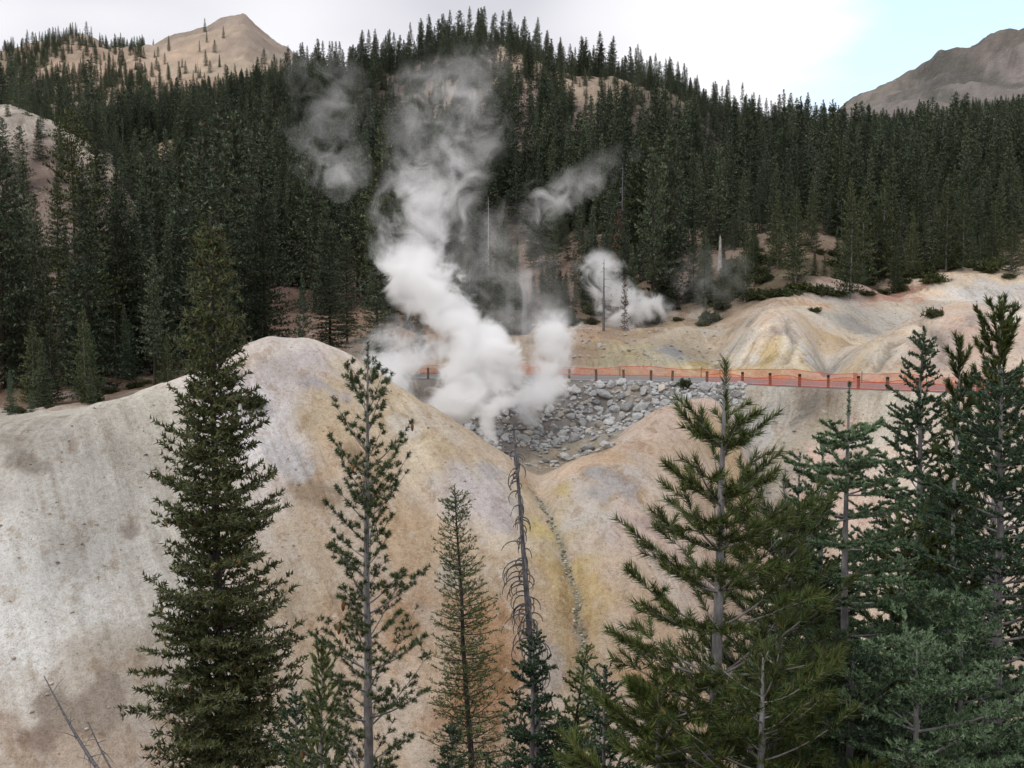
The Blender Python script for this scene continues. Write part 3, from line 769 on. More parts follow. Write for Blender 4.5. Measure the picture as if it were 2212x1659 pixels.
def conifer(seed, H, R, cb=0.08, gap=0.5, nb=6, e0=-8, e1=40, curve=0.10, prof=0.85, r0=0.15,
            lat_gap=0.16, lat_k=0.38, lat_min=0.10, lat_max=9.0, bare=0.28, sub_gap=0.0, sub_len=0.12, lat_ang=55,
            nl=0.03, nw=0.008, dens=60, fwd=0.6, up=0.4, lean=(0, 0), miss=0.06, irregular=0.25, droop=0.0, twigs=True,
            flat=0.35, whorl=1.0, tuft=0.0, gap_top=0.65, leader=0.0, top_leader=0.35, branch_sides=4, trunk_sides=8, hmin=None, tip_only=None, bfac=1.0, bulge=0.0):
    """returns trunk paths, branch paths, needle mesh"""
    rng = RS(seed)
    nT = max(6, int(H / 0.7))
    th = np.linspace(0, 1, nT)
    wob = np.cumsum(rng.normal(0, 0.010 * H / nT * 2, (nT, 2)), 0)
    tp = np.stack([lean[0] * th ** 1.3 * H + wob[:, 0], lean[1] * th ** 1.3 * H + wob[:, 1], th * H], -1)
    tr = r0 * (1 - th) ** 0.85 + 0.006 * max(1, H / 10)
    tr[0] *= 1.25
    trunk = [(tp, tr)]
    B, S = [], []
    h = cb * H
    if hmin is not None: h = max(h, hmin)
    while h < H * 0.985 - leader:
        t_ = (h - cb * H) / (H - cb * H)
        k = max(3, int(round(nb * (0.75 + 0.4 * rng.rand()) * (1 - 0.25 * t_))))
        a0 = rng.rand() * 6.28
        for b in range(k):
            if rng.rand() < miss: continue
            az = a0 + b * 6.283 / k + rng.normal(0, 0.22)
            hh = h + rng.uniform(-0.35, 0.35) * gap * whorl
            if hh > H * 0.99: continue
            pr = (1 - t_) ** prof
            if bulge: pr *= (1 + bulge * math.sin(min(1, t_ * 1.6) * math.pi))
            L = R * pr * rng.uniform(1 - irregular * 1.6, 1 + irregular * 0.6) + top_leader * 0.25
            if L < 0.05: continue
            el = math.radians(e0 + (e1 - e0) * t_ + rng.normal(0, 6))
            base = np.array((np.interp(hh / H, th, tp[:, 0]), np.interp(hh / H, th, tp[:, 1]), hh))
            hd = np.array((math.cos(az), math.sin(az), 0))
            pd = np.array((-math.sin(az), math.cos(az), 0))
            ss = np.linspace(0, 1, 6)
            side = rng.normal(0, 0.08) * L
            cv = curve * rng.uniform(0.5, 1.5)
            pts = base + np.outer(ss, hd) * L * math.cos(el) + np.outer(ss ** 2, pd) * side
            pts[:, 2] += L * (math.sin(el) * ss + cv * ss ** 2 - droop * np.sin(ss * math.pi) * 0.5)
            br = max(0.004, 0.013 * L * bfac) * (1 - ss) ** 0.8 + 0.0025 * max(1, H / 12)
            B.append((pts, br))

            def at(s):
                return np.array([np.interp(s, ss, pts[:, q]) for q in range(3)])
            s0 = bare + rng.uniform(-0.08, 0.08) if L > 0.5 else 0.05
            if tip_only: s0 = max(s0, 1 - tip_only / max(L, 0.01))
            s0 = max(0.02, s0)
            a_, b_ = at(s0), at(1.0)
            m_ = at((s0 + 1) / 2)
            S.append(np.r_[a_, m_])
            S.append(np.r_[m_, b_ + (b_ - m_) * 0.15])
            nlat = int(L * (1 - s0) / lat_gap)
            sgn = 1 if rng.rand() < 0.5 else -1
            for q in range(nlat):
                s = s0 + (1 - s0) * (q + rng.rand() * 0.7) / max(1, nlat)
                if rng.rand() < 0.08: continue
                p = at(s)
                ax = at(min(1, s + 0.1)) - at(max(0, s - 0.1))
                ax /= np.linalg.norm(ax) + 1e-9
                sgn = -sgn
                la = math.radians(lat_ang + rng.normal(0, 9))
                dv = ax * math.cos(la) + pd * sgn * math.sin(la)
                dv[2] += rng.normal(0.06, 0.14) - droop * 0.6
                dv /= np.linalg.norm(dv)
                l = min(lat_max, lat_k * L * (1 - s) ** 0.8 + lat_min) * rng.uniform(0.6, 1.2)
                e = p + dv * l
                S.append(np.r_[p + dv * l * 0.12, e])
                if twigs:
                    B.append((np.array([p, p + dv * l * 0.95]), np.array([0.005, 0.002]) * max(0.6, L)))
                if sub_gap and l > sub_gap * 1.5:
                    for w_ in range(int(l / sub_gap)):
                        f = (w_ + rng.rand()) * sub_gap / l
                        if f > 0.95: break
                        q0 = p + dv * l * f
                        sd = 1 if (w_ % 2) else -1
                        per = np.cross(dv, np.array((0, 0, 1.0)))
                        d2 = dv * 0.62 + per * sd * 0.78 + np.array((0, 0, rng.normal(0.10, 0.2) - droop * 0.5))
                        d2 /= np.linalg.norm(d2)
                        S.append(np.r_[q0, q0 + d2 * sub_len * rng.uniform(0.6, 1.2) * (1 - 0.5 * f)])
        h += gap * rng.uniform(0.75, 1.25) * (1 - (1 - gap_top) * t_)
    top = tp[-1]
    S = np.array(S)
    if tuft:
        e_ = S[:, 3:6] - S[:, :3]
        l_ = np.linalg.norm(e_, axis=1)[:, None] + 1e-9
        S[:, :3] = S[:, 3:6] - e_ * np.minimum(1.0, tuft / l_)
    S = np.vstack([S, np.r_[tp[-1] - np.array((0, 0, max(top_leader, leader))), top + np.array((0, 0, 0.02))][None, :]])
    V, F = needles(np.array(S), nl, nw, dens, fwd, rng, up, flat)
    return trunk, B, V, F, S


def make_tree(name, label, cat, loc, spec, bark, leaf, group=None, rot=0.0, branch_mat=None, sides=4, cones=0, tside=9):
    tr, B, V, F, S = conifer(**spec)
    e = empty(name, loc)
    e.rotation_euler = (0, 0, rot)
    tag(e, label, cat, group)
    v, f = tube_mesh(tr, tside)
    add_obj('trunk', mesh_from('trunk', v, f, True), bark, e)
    if B:
        v, f = tube_mesh(B, sides)
        add_obj('branches', mesh_from('branches', v, f, True), branch_mat or bark, e)
    add_obj('crown', mesh_from('crown', V, F), leaf, e)
    if cones:
        rng = RS(spec['seed'] + 5)
        SS = np.array(S)
        far = SS[np.hypot(SS[:, 3], SS[:, 4]) > spec['R'] * 0.35]
        for k in rng.choice(len(far), cones, False):
            hang = add_obj('cone', CONE_ME, M['cone'], e, tuple(far[k, 3:6] - np.array((0, 0, 0.09))))
            hang.rotation_euler = (rng.normal(0, 0.2), rng.normal(0, 0.2), 0)
            s = rng.uniform(0.5, 0.85)
            hang.scale = (s, s, s)
    return e


_pr = [(np.array([(0, 0, 0.10), (0, 0, 0.06), (0, 0, 0.0), (0, 0, -0.06), (0, 0, -0.11), (0, 0, -0.13)]), np.array([0.008, 0.030, 0.040, 0.036, 0.022, 0.004]))]
v, f = tube_mesh(_pr, 8)
CONE_ME = mesh_from('cone', v, f, True)
CONE_ME.materials.append(M['cone'])


# ------------------------------------------------------------------ foreground trees
def at_base(u, v_top, d, lean=0.0):
    """base position and height of a tree whose tip is seen at (u, v_top) from distance d; lean = sideways shift of tip over height"""
    p = P(u, v_top, d)
    zg = float(ground_z(p[0], d)) - 0.15
    H = p[2] - zg
    x = p[0] - lean * H
    zg = float(ground_z(x, d)) - 0.15
    return (x, d, zg), p[2] - zg


def fg(name, label, cat, u, v, d, bark, leaf, lean=0.0, group=None, branch_mat=None, cones=0, hide=True, sides=4, **spec):
    loc, H = at_base(u, v, d, lean)
    spec['H'] = H
    spec['lean'] = (lean, 0)
    spec['nl'] *= spec.pop('k_len', 1.30)
    spec['nw'] *= spec.pop('k_wid', 2.6)
    spec['dens'] *= spec.pop('k_den', 1.55)
    if hide:   # the lowest boughs stand below everything the slope lets one see
        spec['hmin'] = max(0.0, -0.45 * d - loc[2] - 0.9 - spec['R'] * 0.3)
    return make_tree(name, label, cat, loc, spec, bark, leaf, group, 0.0, branch_mat, sides, cones)


FIR = dict(gap=0.24, nb=7, e0=-6, e1=38, curve=0.12, prof=0.75, lat_gap=0.065, lat_k=0.44, lat_min=0.07, bare=0.20,
           sub_gap=0.055, sub_len=0.10, nl=0.026, nw=0.0065, dens=165, fwd=0.75, up=0.9)
PINE = dict(gap=0.30, nb=5, e0=8, e1=58, curve=0.30, prof=0.62, lat_gap=0.15, lat_k=0.30, lat_min=0.14, bare=0.40,
            sub_gap=0.0, nl=0.085, nw=0.0045, dens=330, fwd=1.5, up=0.2, lat_ang=42, irregular=0.3)


def sp(base, **kw):
    d = dict(base)
    d.update(kw)
    return d


# large dark fir at the left
fg('fir_tree', 'tall dark green fir hung with brown cones before the pale slope', 'tree', 452, 452, 27, M['bark_dark'], M['fir_dark'], branch_mat=M['twig'], cones=46,
   **sp(FIR, seed=11, R=3.2, cb=0.04, gap=0.34, nb=9, e0=-22, e1=30, curve=0.16, prof=0.74, r0=0.22, lat_gap=0.18, lat_k=0.38, lat_min=0.22, sub_gap=0.18, sub_len=0.30, k_len=1, k_wid=1, k_den=1,
        nl=0.16, nw=0.062, dens=34, bare=0.14, droop=0.10, irregular=0.34, miss=0.10, top_leader=0.3, up=0.3))
# slender pine
fg('pine_tree', 'slender pale-barked pine with sparse tufts, cones at its tip', 'tree', 800, 742, 15, M['bark_grey'], M['pine_grey'], lean=0.010, cones=9,
   **sp(PINE, seed=23, R=1.15, cb=0.05, gap=0.30, gap_top=0.9, nb=6, e0=10, e1=52, curve=0.22, prof=0.40, r0=0.105, lat_gap=0.085, lat_k=0.36, lat_min=0.12, bare=0.34, nl=0.068, nw=0.0115, dens=520, fwd=0.55, tuft=0.085,
        k_len=1, k_wid=1, k_den=1, irregular=0.42, miss=0.14, sub_gap=0.09, sub_len=0.11, leader=0.25))
# thin hemlock
fg('hemlock_tree', 'narrow grey-green conifer between the slender pine and the dead snag', 'tree', 987, 1048, 20, M['bark_dark'], M['pine_grey'], lean=-0.045, branch_mat=M['bark_dark'],
   **sp(FIR, seed=31, R=1.15, cb=0.05, gap=0.20, nb=8, e0=-8, e1=30, curve=0.05, prof=0.50, r0=0.10, lat_gap=0.10, lat_k=0.42, lat_min=0.12, sub_gap=0.10, sub_len=0.14, k_len=1, k_wid=1, k_den=1,
        nl=0.055, nw=0.022, dens=64, bare=0.10, droop=0.10, irregular=0.40, miss=0.12, tuft=0.10))
# small silver-green fir in front of the snag
fg('fir_tree', 'small bluish-green fir standing at the foot of the dead snag', 'tree', 1142, 1345, 13, M['bark_grey'], M['fir_mid'],
   **sp(FIR, seed=37, k_den=2.0, k_len=1.4, R=1.02, cb=0.1, gap=0.24, nb=6, prof=0.80, r0=0.075, e0=-8, e1=34, sub_len=0.09, nl=0.030, nw=0.009, dens=110))
# big pine, close
fg('pine_tree', 'big close pine with long needle tufts and bare pale trunk top', 'tree', 1571, 785, 7.2, M['bark_grey'], M['pine'], lean=0.022, branch_mat=M['twig'],
   **sp(PINE, seed=41, R=1.12, cb=0.04, gap=0.29, gap_top=1.15, whorl=0.22, nb=9, prof=0.78, r0=0.060, e0=-6, e1=34, curve=0.30, bare=0.36, nl=0.090, nw=0.0075, dens=500, k_len=1, k_wid=1, k_den=1, lat_gap=0.095, lat_k=0.36, lat_min=0.16,
        sub_gap=0.16, sub_len=0.18, leader=0.24, miss=0.0, irregular=0.2, fwd=1.25, tuft=0.22))
fg('pine_tree', 'pine with thin pale trunk just behind the big close pine', 'tree', 1688, 1035, 8.0, M['bark_grey'], M['pine'], lean=0.004, branch_mat=M['twig'],
   **sp(PINE, seed=43, R=1.25, cb=0.04, gap=0.30, gap_top=0.9, whorl=0.3, nb=8, prof=0.66, r0=0.048, e0=-2, e1=40, curve=0.34, bare=0.34, nl=0.085, nw=0.0075, dens=400, k_len=1, k_wid=1, k_den=1, lat_gap=0.11, lat_k=0.36, lat_min=0.15,
        sub_gap=0.17, sub_len=0.17, leader=0.2, miss=0.0, fwd=1.25, tuft=0.22))
# silver fir with the long leader
fg('fir_tree', 'bluish fir with a long bare leader in front of the road posts', 'tree', 1853, 830, 9.0, M['bark_grey'], M['fir_silver'], lean=0.004,
   **sp(FIR, seed=53, k_den=2.6, k_len=1.55, R=1.45, cb=0.06, gap=0.27, gap_top=0.95, whorl=0.35, leader=0.26, nb=7, prof=0.66, r0=0.060, e0=-6, e1=14, curve=0.12, nl=0.024, nw=0.0062, dens=210, lat_gap=0.075, sub_gap=0.055, top_leader=0.30))
# dark fir
fg('fir_tree', 'dark pointed fir rising behind the long-leader fir', 'tree', 2003, 708, 14, M['bark_grey'], M['fir_mid'],
   **sp(FIR, seed=59, k_den=2.0, k_len=1.45, R=2.1, cb=0.06, gap=0.34, nb=6, prof=0.78, r0=0.10, e0=-6, e1=36, nl=0.036, nw=0.011, dens=95, lat_gap=0.10, sub_gap=0.085, sub_len=0.12))
fg('pine_tree', 'dark bushy pine at the upper right edge', 'tree', 2168, 662, 13, M['bark_grey'], M['pine'], branch_mat=M['twig'],
   **sp(PINE, seed=61, R=1.4, cb=0.1, gap=0.30, nb=5, prof=0.5, r0=0.09, e0=10, e1=60, nl=0.075, nw=0.0065, dens=200, lat_gap=0.14, sub_gap=0.15, sub_len=0.13))
fg('pine_tree', 'young thin pine between the dark fir and the right edge', 'tree', 2072, 735, 11.5, M['bark_grey'], M['pine'], branch_mat=M['twig'],
   **sp(PINE, seed=67, R=0.62, cb=0.2, gap=0.36, nb=4, prof=0.5, r0=0.05, e0=16, e1=62, nl=0.080, nw=0.0060, dens=220))
fg('fir_tree', 'dense bluish fir filling the right edge', 'tree', 2172, 800, 10, M['bark_grey'], M['fir_silver'],
   **sp(FIR, seed=71, k_den=1.9, k_len=1.5, R=1.75, cb=0.05, gap=0.25, nb=7, prof=0.62, r0=0.085, e0=-10, e1=26, nl=0.027, nw=0.0072, dens=150, lat_gap=0.085, sub_gap=0.065, sub_len=0.10))
fg('fir_tree', 'slim fir sapling with bare forked tip beside the big pine', 'tree', 1716, 982, 10.5, M['bark_grey'], M['fir_mid'],
   **sp(FIR, seed=73, R=0.8, cb=0.1, gap=0.26, nb=5, prof=0.85, r0=0.04, e0=0, e1=40, nl=0.026, nw=0.0075, dens=150))
fg('fir_tree', 'slim fir sapling close behind the long-leader fir on its pine side', 'tree', 1795, 955, 10.8, M['bark_grey'], M['fir_silver'],
   **sp(FIR, seed=79, R=1.0, cb=0.1, gap=0.26, nb=5, prof=0.80, r0=0.04, e0=-4, e1=36, nl=0.026, nw=0.0075, dens=150))
fg('fir_tree', 'small leaning fir at the lower middle beside the big pine', 'tree', 1262, 1395, 13.5, M['bark_dark'], M['pine_grey'], lean=0.10,
   **sp(FIR, seed=83, R=0.62, cb=0.1, gap=0.30, nb=5, prof=0.65, r0=0.045, e0=0, e1=40, nl=0.034, nw=0.011, dens=95, miss=0.2))
fg('fir_tree', 'bluish young fir half hidden under the big pine', 'tree', 1312, 1440, 11.5, M['bark_grey'], M['fir_mid'],
   **sp(FIR, seed=89, R=0.95, cb=0.1, gap=0.24, nb=6, prof=0.7, r0=0.05, nl=0.028, nw=0.0085, dens=125))
fg('pine_tree', 'young pine between the dark fir and the slender pine', 'tree', 700, 1392, 17.5, M['bark_grey'], M['pine_grey'],
   **sp(PINE, seed=97, R=0.95, cb=0.1, gap=0.30, nb=5, prof=0.55, r0=0.05, nl=0.062, nw=0.0068, dens=170, sub_gap=0.14, sub_len=0.10))
fg('fir_tree', 'young green fir at the foot of the tall dark fir', 'tree', 636, 1500, 18, M['bark_grey'], M['fir_mid'],
   **sp(FIR, seed=101, R=1.7, cb=0.1, gap=0.30, nb=6, prof=0.7, r0=0.05, nl=0.040, nw=0.013, dens=80, lat_gap=0.10, sub_gap=0.085, sub_len=0.12))
fg('fir_tree', 'young fir at the foot of the narrow grey-green conifer', 'tree', 978, 1560, 15.5, M['bark_grey'], M['fir_mid'],
   **sp(FIR, seed=103, R=0.85, cb=0.1, gap=0.28, nb=6, prof=0.7, r0=0.05, nl=0.034, nw=0.010, dens=100))
fg('pine_tree', 'yellow-green pine low between the two bluish firs', 'tree', 1962, 1135, 11.2, M['bark_grey'], M['pine'], branch_mat=M['twig'],
   **sp(PINE, seed=107, e0=-6, e1=34, R=1.35, cb=0.1, gap=0.30, nb=5, prof=0.5, r0=0.05, nl=0.072, nw=0.0055, dens=210, sub_gap=0.16, sub_len=0.14))
fg('fir_tree', 'bluish fir bough mass at the bottom right', 'tree', 2085, 1290, 8.6, M['bark_grey'], M['fir_silver'],
   **sp(FIR, seed=109, k_den=2.0, k_len=1.45, R=1.5, cb=0.1, gap=0.26, nb=6, prof=0.6, r0=0.05, nl=0.024, nw=0.0065, dens=165))
fg('fir_tree', 'dark young fir at the bottom under the long-leader fir', 'tree', 1840, 1400, 7.9, M['bark_grey'], M['fir_mid'],
   **sp(FIR, seed=113, R=1.35, cb=0.1, gap=0.25, nb=6, prof=0.6, r0=0.05, nl=0.023, nw=0.0062, dens=165))
fg('pine_tree', 'low pine at the bottom edge below the big close pine', 'tree', 1420, 1500, 6.9, M['bark_grey'], M['pine'], branch_mat=M['twig'],
   **sp(PINE, seed=131, e0=-6, e1=28, R=0.95, cb=0.05, gap=0.26, nb=5, prof=0.5, r0=0.04, nl=0.075, nw=0.0042, dens=280, sub_gap=0.17, sub_len=0.14, lat_gap=0.13))
fg('fir_tree', 'bushy fir beside the lean sapling at the bottom', 'tree', 1215, 1560, 14.5, M['bark_grey'], M['fir_mid'],
   **sp(FIR, seed=137, R=0.95, cb=0.1, gap=0.28, nb=6, prof=0.65, r0=0.05, nl=0.032, nw=0.010, dens=105))


fg('fir_tree', 'green fir between the big pine and the long-leader fir', 'tree', 1745, 1120, 9.6, M['bark_grey'], M['fir_mid'],
   **sp(FIR, seed=139, k_den=2.0, k_len=1.4, R=1.15, cb=0.05, gap=0.25, nb=7, prof=0.6, r0=0.045, nl=0.026, nw=0.0075, dens=130))
fg('fir_tree', 'bluish fir low behind the yellow-green pine', 'tree', 2030, 1050, 12.5, M['bark_grey'], M['fir_silver'],
   **sp(FIR, seed=149, R=1.5, cb=0.05, gap=0.28, nb=7, prof=0.55, r0=0.06, nl=0.032, nw=0.010, dens=90))
fg('pine_tree', 'bushy low pine at the bottom between the big pine and the bluish boughs', 'tree', 1640, 1420, 6.6, M['bark_grey'], M['pine'], branch_mat=M['twig'],
   **sp(PINE, seed=151, twigs=False, bfac=0.6, e0=-8, e1=26, R=1.05, cb=0.05, gap=0.24, nb=7, prof=0.5, r0=0.04, nl=0.080, nw=0.0075, dens=330, k_len=1, k_wid=1, k_den=1, sub_gap=0.16, sub_len=0.15, lat_gap=0.11, tuft=0.2, fwd=1.25))
fg('fir_tree', 'bluish low fir filling the bottom right corner', 'tree', 1985, 1400, 7.4, M['bark_grey'], M['fir_silver'],
   **sp(FIR, seed=157, k_den=1.9, k_len=1.4, R=1.25, cb=0.05, gap=0.25, nb=7, prof=0.5, r0=0.04, nl=0.024, nw=0.0062, dens=150))

# ------------------------------------------------------------------ bare snags
def snag(label, u, v, d, r0, mat, seed, lean=0.0, nbr=40, blen=0.5, curl=0.9, tip_bend=0.0, hvis=None, name='dead_snag', broken=False, group=None, cat='dead tree', down=0.4, Hset=None):
    rng = RS(seed)
    loc, H = at_base(u, v, d, lean)
    n = 16
    th = np.linspace(0, 1, n)
    x = lean * H * th - tip_bend * np.clip((th - 0.86) / 0.14, 0, 1) ** 1.6
    pts = np.stack([x + np.cumsum(rng.normal(0, 0.006 * H / n, n)), np.cumsum(rng.normal(0, 0.006 * H / n, n)), th * H], -1)
    rad = r0 * ((1 - th) ** 0.8 + (0.35 if broken else 0.13))
    if broken: rad[-1] = r0 * 0.05
    e = empty(name, loc)
    tag(e, label, cat, group)
    vv, ff = tube_mesh([(pts, rad)], 8)
    add_obj('trunk', mesh_from('trunk', vv, ff, True), mat, e)
    br = []
    h0 = 0.35 * H if hvis is None else hvis
    for k in range(nbr):
        hh = rng.uniform(h0, H * 0.97)
        f = hh / H
        b = np.array([np.interp(f, th, pts[:, q]) for q in range(3)])
        az = rng.rand() * 6.28
        L = blen * (1.15 - 0.8 * (f - h0 / H) / (1 - h0 / H)) * rng.uniform(0.4, 1.2)
        s = np.linspace(0, 1, 7)
        ang = rng.uniform(-0.1, 0.4) - s * curl * rng.uniform(0.7, 1.3) * 2.6
        step = np.stack([np.cos(ang) * math.cos(az), np.cos(ang) * math.sin(az), np.sin(ang)], -1) * L / 6
        p = b + np.cumsum(np.vstack([np.zeros(3), step[:-1]]), 0)
        br.append((p, np.linspace(0.16, 0.05, 7) * r0 * 0.9 + 0.002))
    if br and nbr <= 14:
        for b_ in br:
            vv, ff = tube_mesh([b_], 4)
            add_obj('branch', mesh_from('branch', vv, ff, True), mat, e)
    elif br:
        vv, ff = tube_mesh(br, 4)
        add_obj('branches', mesh_from('branches', vv, ff, True), mat, e)
    return e


snag('tall grey dead snag with curling bare twigs beside the stream gully', 1108, 905, 21, 0.115, M['dead_grey'], 5, lean=-0.075, nbr=170, blen=0.95, curl=0.95, hvis=5.0)


def fallen(label, a, b, r, mat, seed, nbr):
    rng = RS(seed)
    a, b = np.array(a), np.array(b)
    th = np.linspace(0, 1, 12)
    bend = np.array((0, 0, -0.25))
    pts = (b - a) * th[:, None] + bend * np.sin(th * math.pi)[:, None]
    e = empty('leaning_snag', tuple(a))
    tag(e, label, 'dead tree')
    vv, ff = tube_mesh([(pts, r * (1 - th) ** 0.8 + 0.012)], 7)
    add_obj('trunk', mesh_from('trunk', vv, ff, True), mat, e)
    br = []
    for k in range(nbr):
        f = rng.uniform(0.1, 0.95)
        p0 = np.array([np.interp(f, th, pts[:, q]) for q in range(3)])
        dv = rng.normal(size=3)
        dv[2] -= 0.3
        dv /= np.linalg.norm(dv)
        L = rng.uniform(0.2, 0.7)
        br.append((np.array([p0, p0 + dv * L * 0.5, p0 + dv * L + np.array((0, 0, -0.12 * L))]), np.array([0.012, 0.008, 0.004])))
    vv, ff = tube_mesh(br, 4)
    add_obj('branches', mesh_from('branches', vv, ff, True), mat, e)


def slope_pt(u, v, d, lift=0.0):
    p = P(u, v, d)
    return (p[0], p[1], p[2] + lift)


fallen('grey bare dead trunk leaning over the pale slope, bottom left', slope_pt(275, 1745, 24), slope_pt(95, 1460, 27), 0.055, M['dead_grey'], 3, 30)
fallen('thinner dead trunk beside the leaning grey one, bottom left', slope_pt(300, 1740, 24.5), slope_pt(190, 1560, 26), 0.03, M['dead_grey'], 8, 14)

# ------------------------------------------------------------------ trees of the middle distance
MIDF = dict(flat=0.85, cb=0.06, nb=6, e0=-14, e1=36, curve=0.12, prof=0.75, lat_k=0.36, twigs=False, branch_sides=3, irregular=0.32, miss=0.1, up=0.3, fwd=0.8)


def variant(key, seed, H=20.0, R=2.6, fine=1.0, leaf='forest', bark='bark_dark', **kw):
    """mesh pair (trunk, crown) of one kind of tree, shared by its copies"""
    s = sp(MIDF, seed=seed, H=H, R=R, gap=0.85 * fine, r0=0.011 * H, lat_gap=0.60 * fine, lat_min=0.45, nl=0.70 * fine, nw=0.34 * fine, dens=5.2 / fine, bare=0.12, top_leader=0.7)
    s.update(kw)
    tr, B, V, F, S = conifer(**s)
    keep = [b for b in B if len(b[0]) > 2][::2]
    vv, ff = tube_mesh(tr + [(p[::2], r[::2] * 0.7) for p, r in keep], 4)
    tm = mesh_from('trunk_' + key, vv, ff, True)
    tm.materials.append(M[bark])
    cm = mesh_from('crown_' + key, V, F)
    cm.materials.append(M[leaf])
    return (tm, cm, H)


VAR = {}
for k in range(4):
    VAR['fir%d' % k] = variant('fir%d' % k, 200 + k, 20, 2.4 + 0.3 * k, 0.58, prof=0.92 + 0.05 * k, irregular=0.25, flat=0.6)
for k in range(2):
    VAR['slim%d' % k] = variant('slim%d' % k, 220 + k, 20, 1.8, 0.58, prof=0.8, flat=0.6)
for k in range(2):
    VAR['pine%d' % k] = variant('pine%d' % k, 230 + k, 20, 2.9, 0.6, prof=0.55, cb=0.22, nb=5, e0=-2, e1=40, irregular=0.45, miss=0.2)
for k in range(2):
    VAR['young%d' % k] = variant('young%d' % k, 240 + k, 20, 4.2, 0.7, leaf='young', prof=0.95, e0=2, e1=42, bark='bark_grey')
VAR['near_pine'] = variant('near_pine', 250, 24, 4.6, 0.50, prof=0.55, cb=0.28, nb=4, e0=-12, e1=22, irregular=0.4, miss=0.22, droop=0.1, bark='bark_brown', leaf='shrub')
VAR['near_fir0'] = variant('near_fir0', 251, 20, 3.4, 0.45, prof=0.72, cb=0.10, bark='bark_brown')
VAR['near_fir1'] = variant('near_fir1', 252, 20, 4.3, 0.45, prof=0.66, cb=0.06, nb=6, bark='bark_brown')
VAR['near_slim'] = variant('near_slim', 253, 20, 2.4, 0.42, prof=0.36, cb=0.10, nb=6)
VAR['near_silver'] = variant('near_silver', 254, 20, 4.0, 0.6, leaf='fir_mid', bark='bark_grey', prof=0.85)
VAR['rust'] = variant('rust', 255, 20, 3.2, 1.0, leaf='rust', bark='dead_grey', prof=0.5, miss=0.35)


def put(name, label, cat, key, x, y, H, rot, group=None, wide=1.0, sink=0.2):
    tm, cm, h0 = VAR[key]
    s = H / h0
    e = empty(name, (x, y, float(ground_z(x, y)) - sink))
    e.rotation_euler = (0, 0, rot)
    e.scale = (s * wide, s * wide, s)
    tag(e, label, cat, group)
    for n_, m_ in (('trunk', tm), ('crown', cm)):
        o = bpy.data.objects.new(n_, m_)
        o.parent = e
        COL.objects.link(o)
    return e


def put_px(name, label, key, u, v_top, d, wide=1.0, group=None, seed=0):
    p = P(u, v_top, d)
    zg = float(ground_z(p[0], d)) - 0.2
    return put(name, label, 'tree', key, p[0], d, max(1.0, p[2] - zg), seed * 1.7, group, wide)


mid_list = [
    ('pine_tree', 'huge brownish-green pine with level boughs left of the tall dark fir', 'near_pine', 152, 235, 88, 0.82),
    ('fir_tree', 'dark fir cut by the left edge of the picture', 'near_fir1', -10, 285, 84, 0.95),
    ('fir_tree', 'dark fir with bare leaning lower trunk beside the huge pine', 'near_fir0', 248, 372, 95, 0.95),
    ('fir_tree', 'dark fir behind the huge pine on its left side', 'near_fir0', 72, 420, 102, 0.9),
    ('fir_tree', 'narrow green fir between the leaning-trunk fir and the tall dark fir', 'near_slim', 322, 560, 98, 1.0),
    ('fir_tree', 'dense broad dark fir just behind the crown of the tall dark fir', 'near_fir1', 566, 415, 92, 1.05),
    ('fir_tree', 'dark fir partly hidden behind the top of the tall dark fir', 'near_fir0', 500, 470, 101, 1.0),
    ('fir_tree', 'small silvery fir on the hill brow behind the pale hump', 'near_silver', 652, 596, 88, 0.7),
    ('fir_tree', 'dense columnar dark fir right of the small silvery fir', 'near_slim', 710, 488, 104, 1.25),
    ('fir_tree', 'columnar fir close behind the dense columnar dark fir', 'near_slim', 748, 515, 111, 1.1),
    ('fir_tree', 'dark columnar fir left of the steam column, trunk showing below', 'near_slim', 812, 440, 92, 0.95),
    ('fir_tree', 'small dark fir in the thin steam behind the road', 'near_silver', 905, 655, 108, 1.0),
    ('fir_tree', 'tall dark fir at the back of the left forest edge', 'near_fir0', 395, 420, 112, 1.0),
    ('fir_tree', 'fir filling the gap below the bare cone hill', 'near_fir1', 290, 465, 108, 0.85),
    ('fir_tree', 'dark green fir right behind the huge pine trunk', 'near_fir1', 190, 440, 113, 0.9),
    ('fir_tree', 'sapling in front of the cut-off left-edge fir', 'near_silver', 20, 800, 62, 0.9),
    ('fir_tree', 'sapling left of the huge pine trunk foot', 'near_silver', 88, 770, 74, 0.9),
    ('fir_tree', 'bushy young fir right of the huge pine trunk foot', 'near_silver', 190, 700, 78, 1.2),
    ('fir_tree', 'bushy young fir beside the leaning trunk', 'near_silver', 278, 690, 86, 1.0),
    ('fir_tree', 'low young fir on the brow under the leaning-trunk fir', 'near_silver', 66, 845, 60, 1.2),
    ('pine_tree', 'pale young pine standing alone above the left bare cone by the road', 'young0', 1612, 480, 122, 0.85),
    ('pine_tree', 'pale young pine with trunk foot on the bare saddle', 'young1', 1842, 420, 121, 0.85),
    ('pine_tree', 'pale young pine just behind the saddle pine', 'young0', 1912, 365, 136, 0.9),
    ('pine_tree', 'short pale young pine at the edge of the brown clearing', 'young1', 1430, 395, 140, 0.8),
    ('pine_tree', 'tall pale young pine at the right forest edge', 'young1', 2040, 410, 140, 0.75),
    ('fir_tree', 'dark small fir just right of the steam base behind the road', 'near_silver', 1015, 560, 116, 1.2),
    ('dead_tree', 'rust-brown dead conifer in front of the forest right of the steam', 'rust', 1338, 455, 134, 0.7),
    ('dead_tree', 'short reddish dead conifer in the white steam patch', 'rust', 1350, 600, 115, 0.55),
]
for i, (nm, lb, key, u, vt, d, wd) in enumerate(mid_list):
    put_px(nm, lb, key, u, vt, d, wd, None, i)

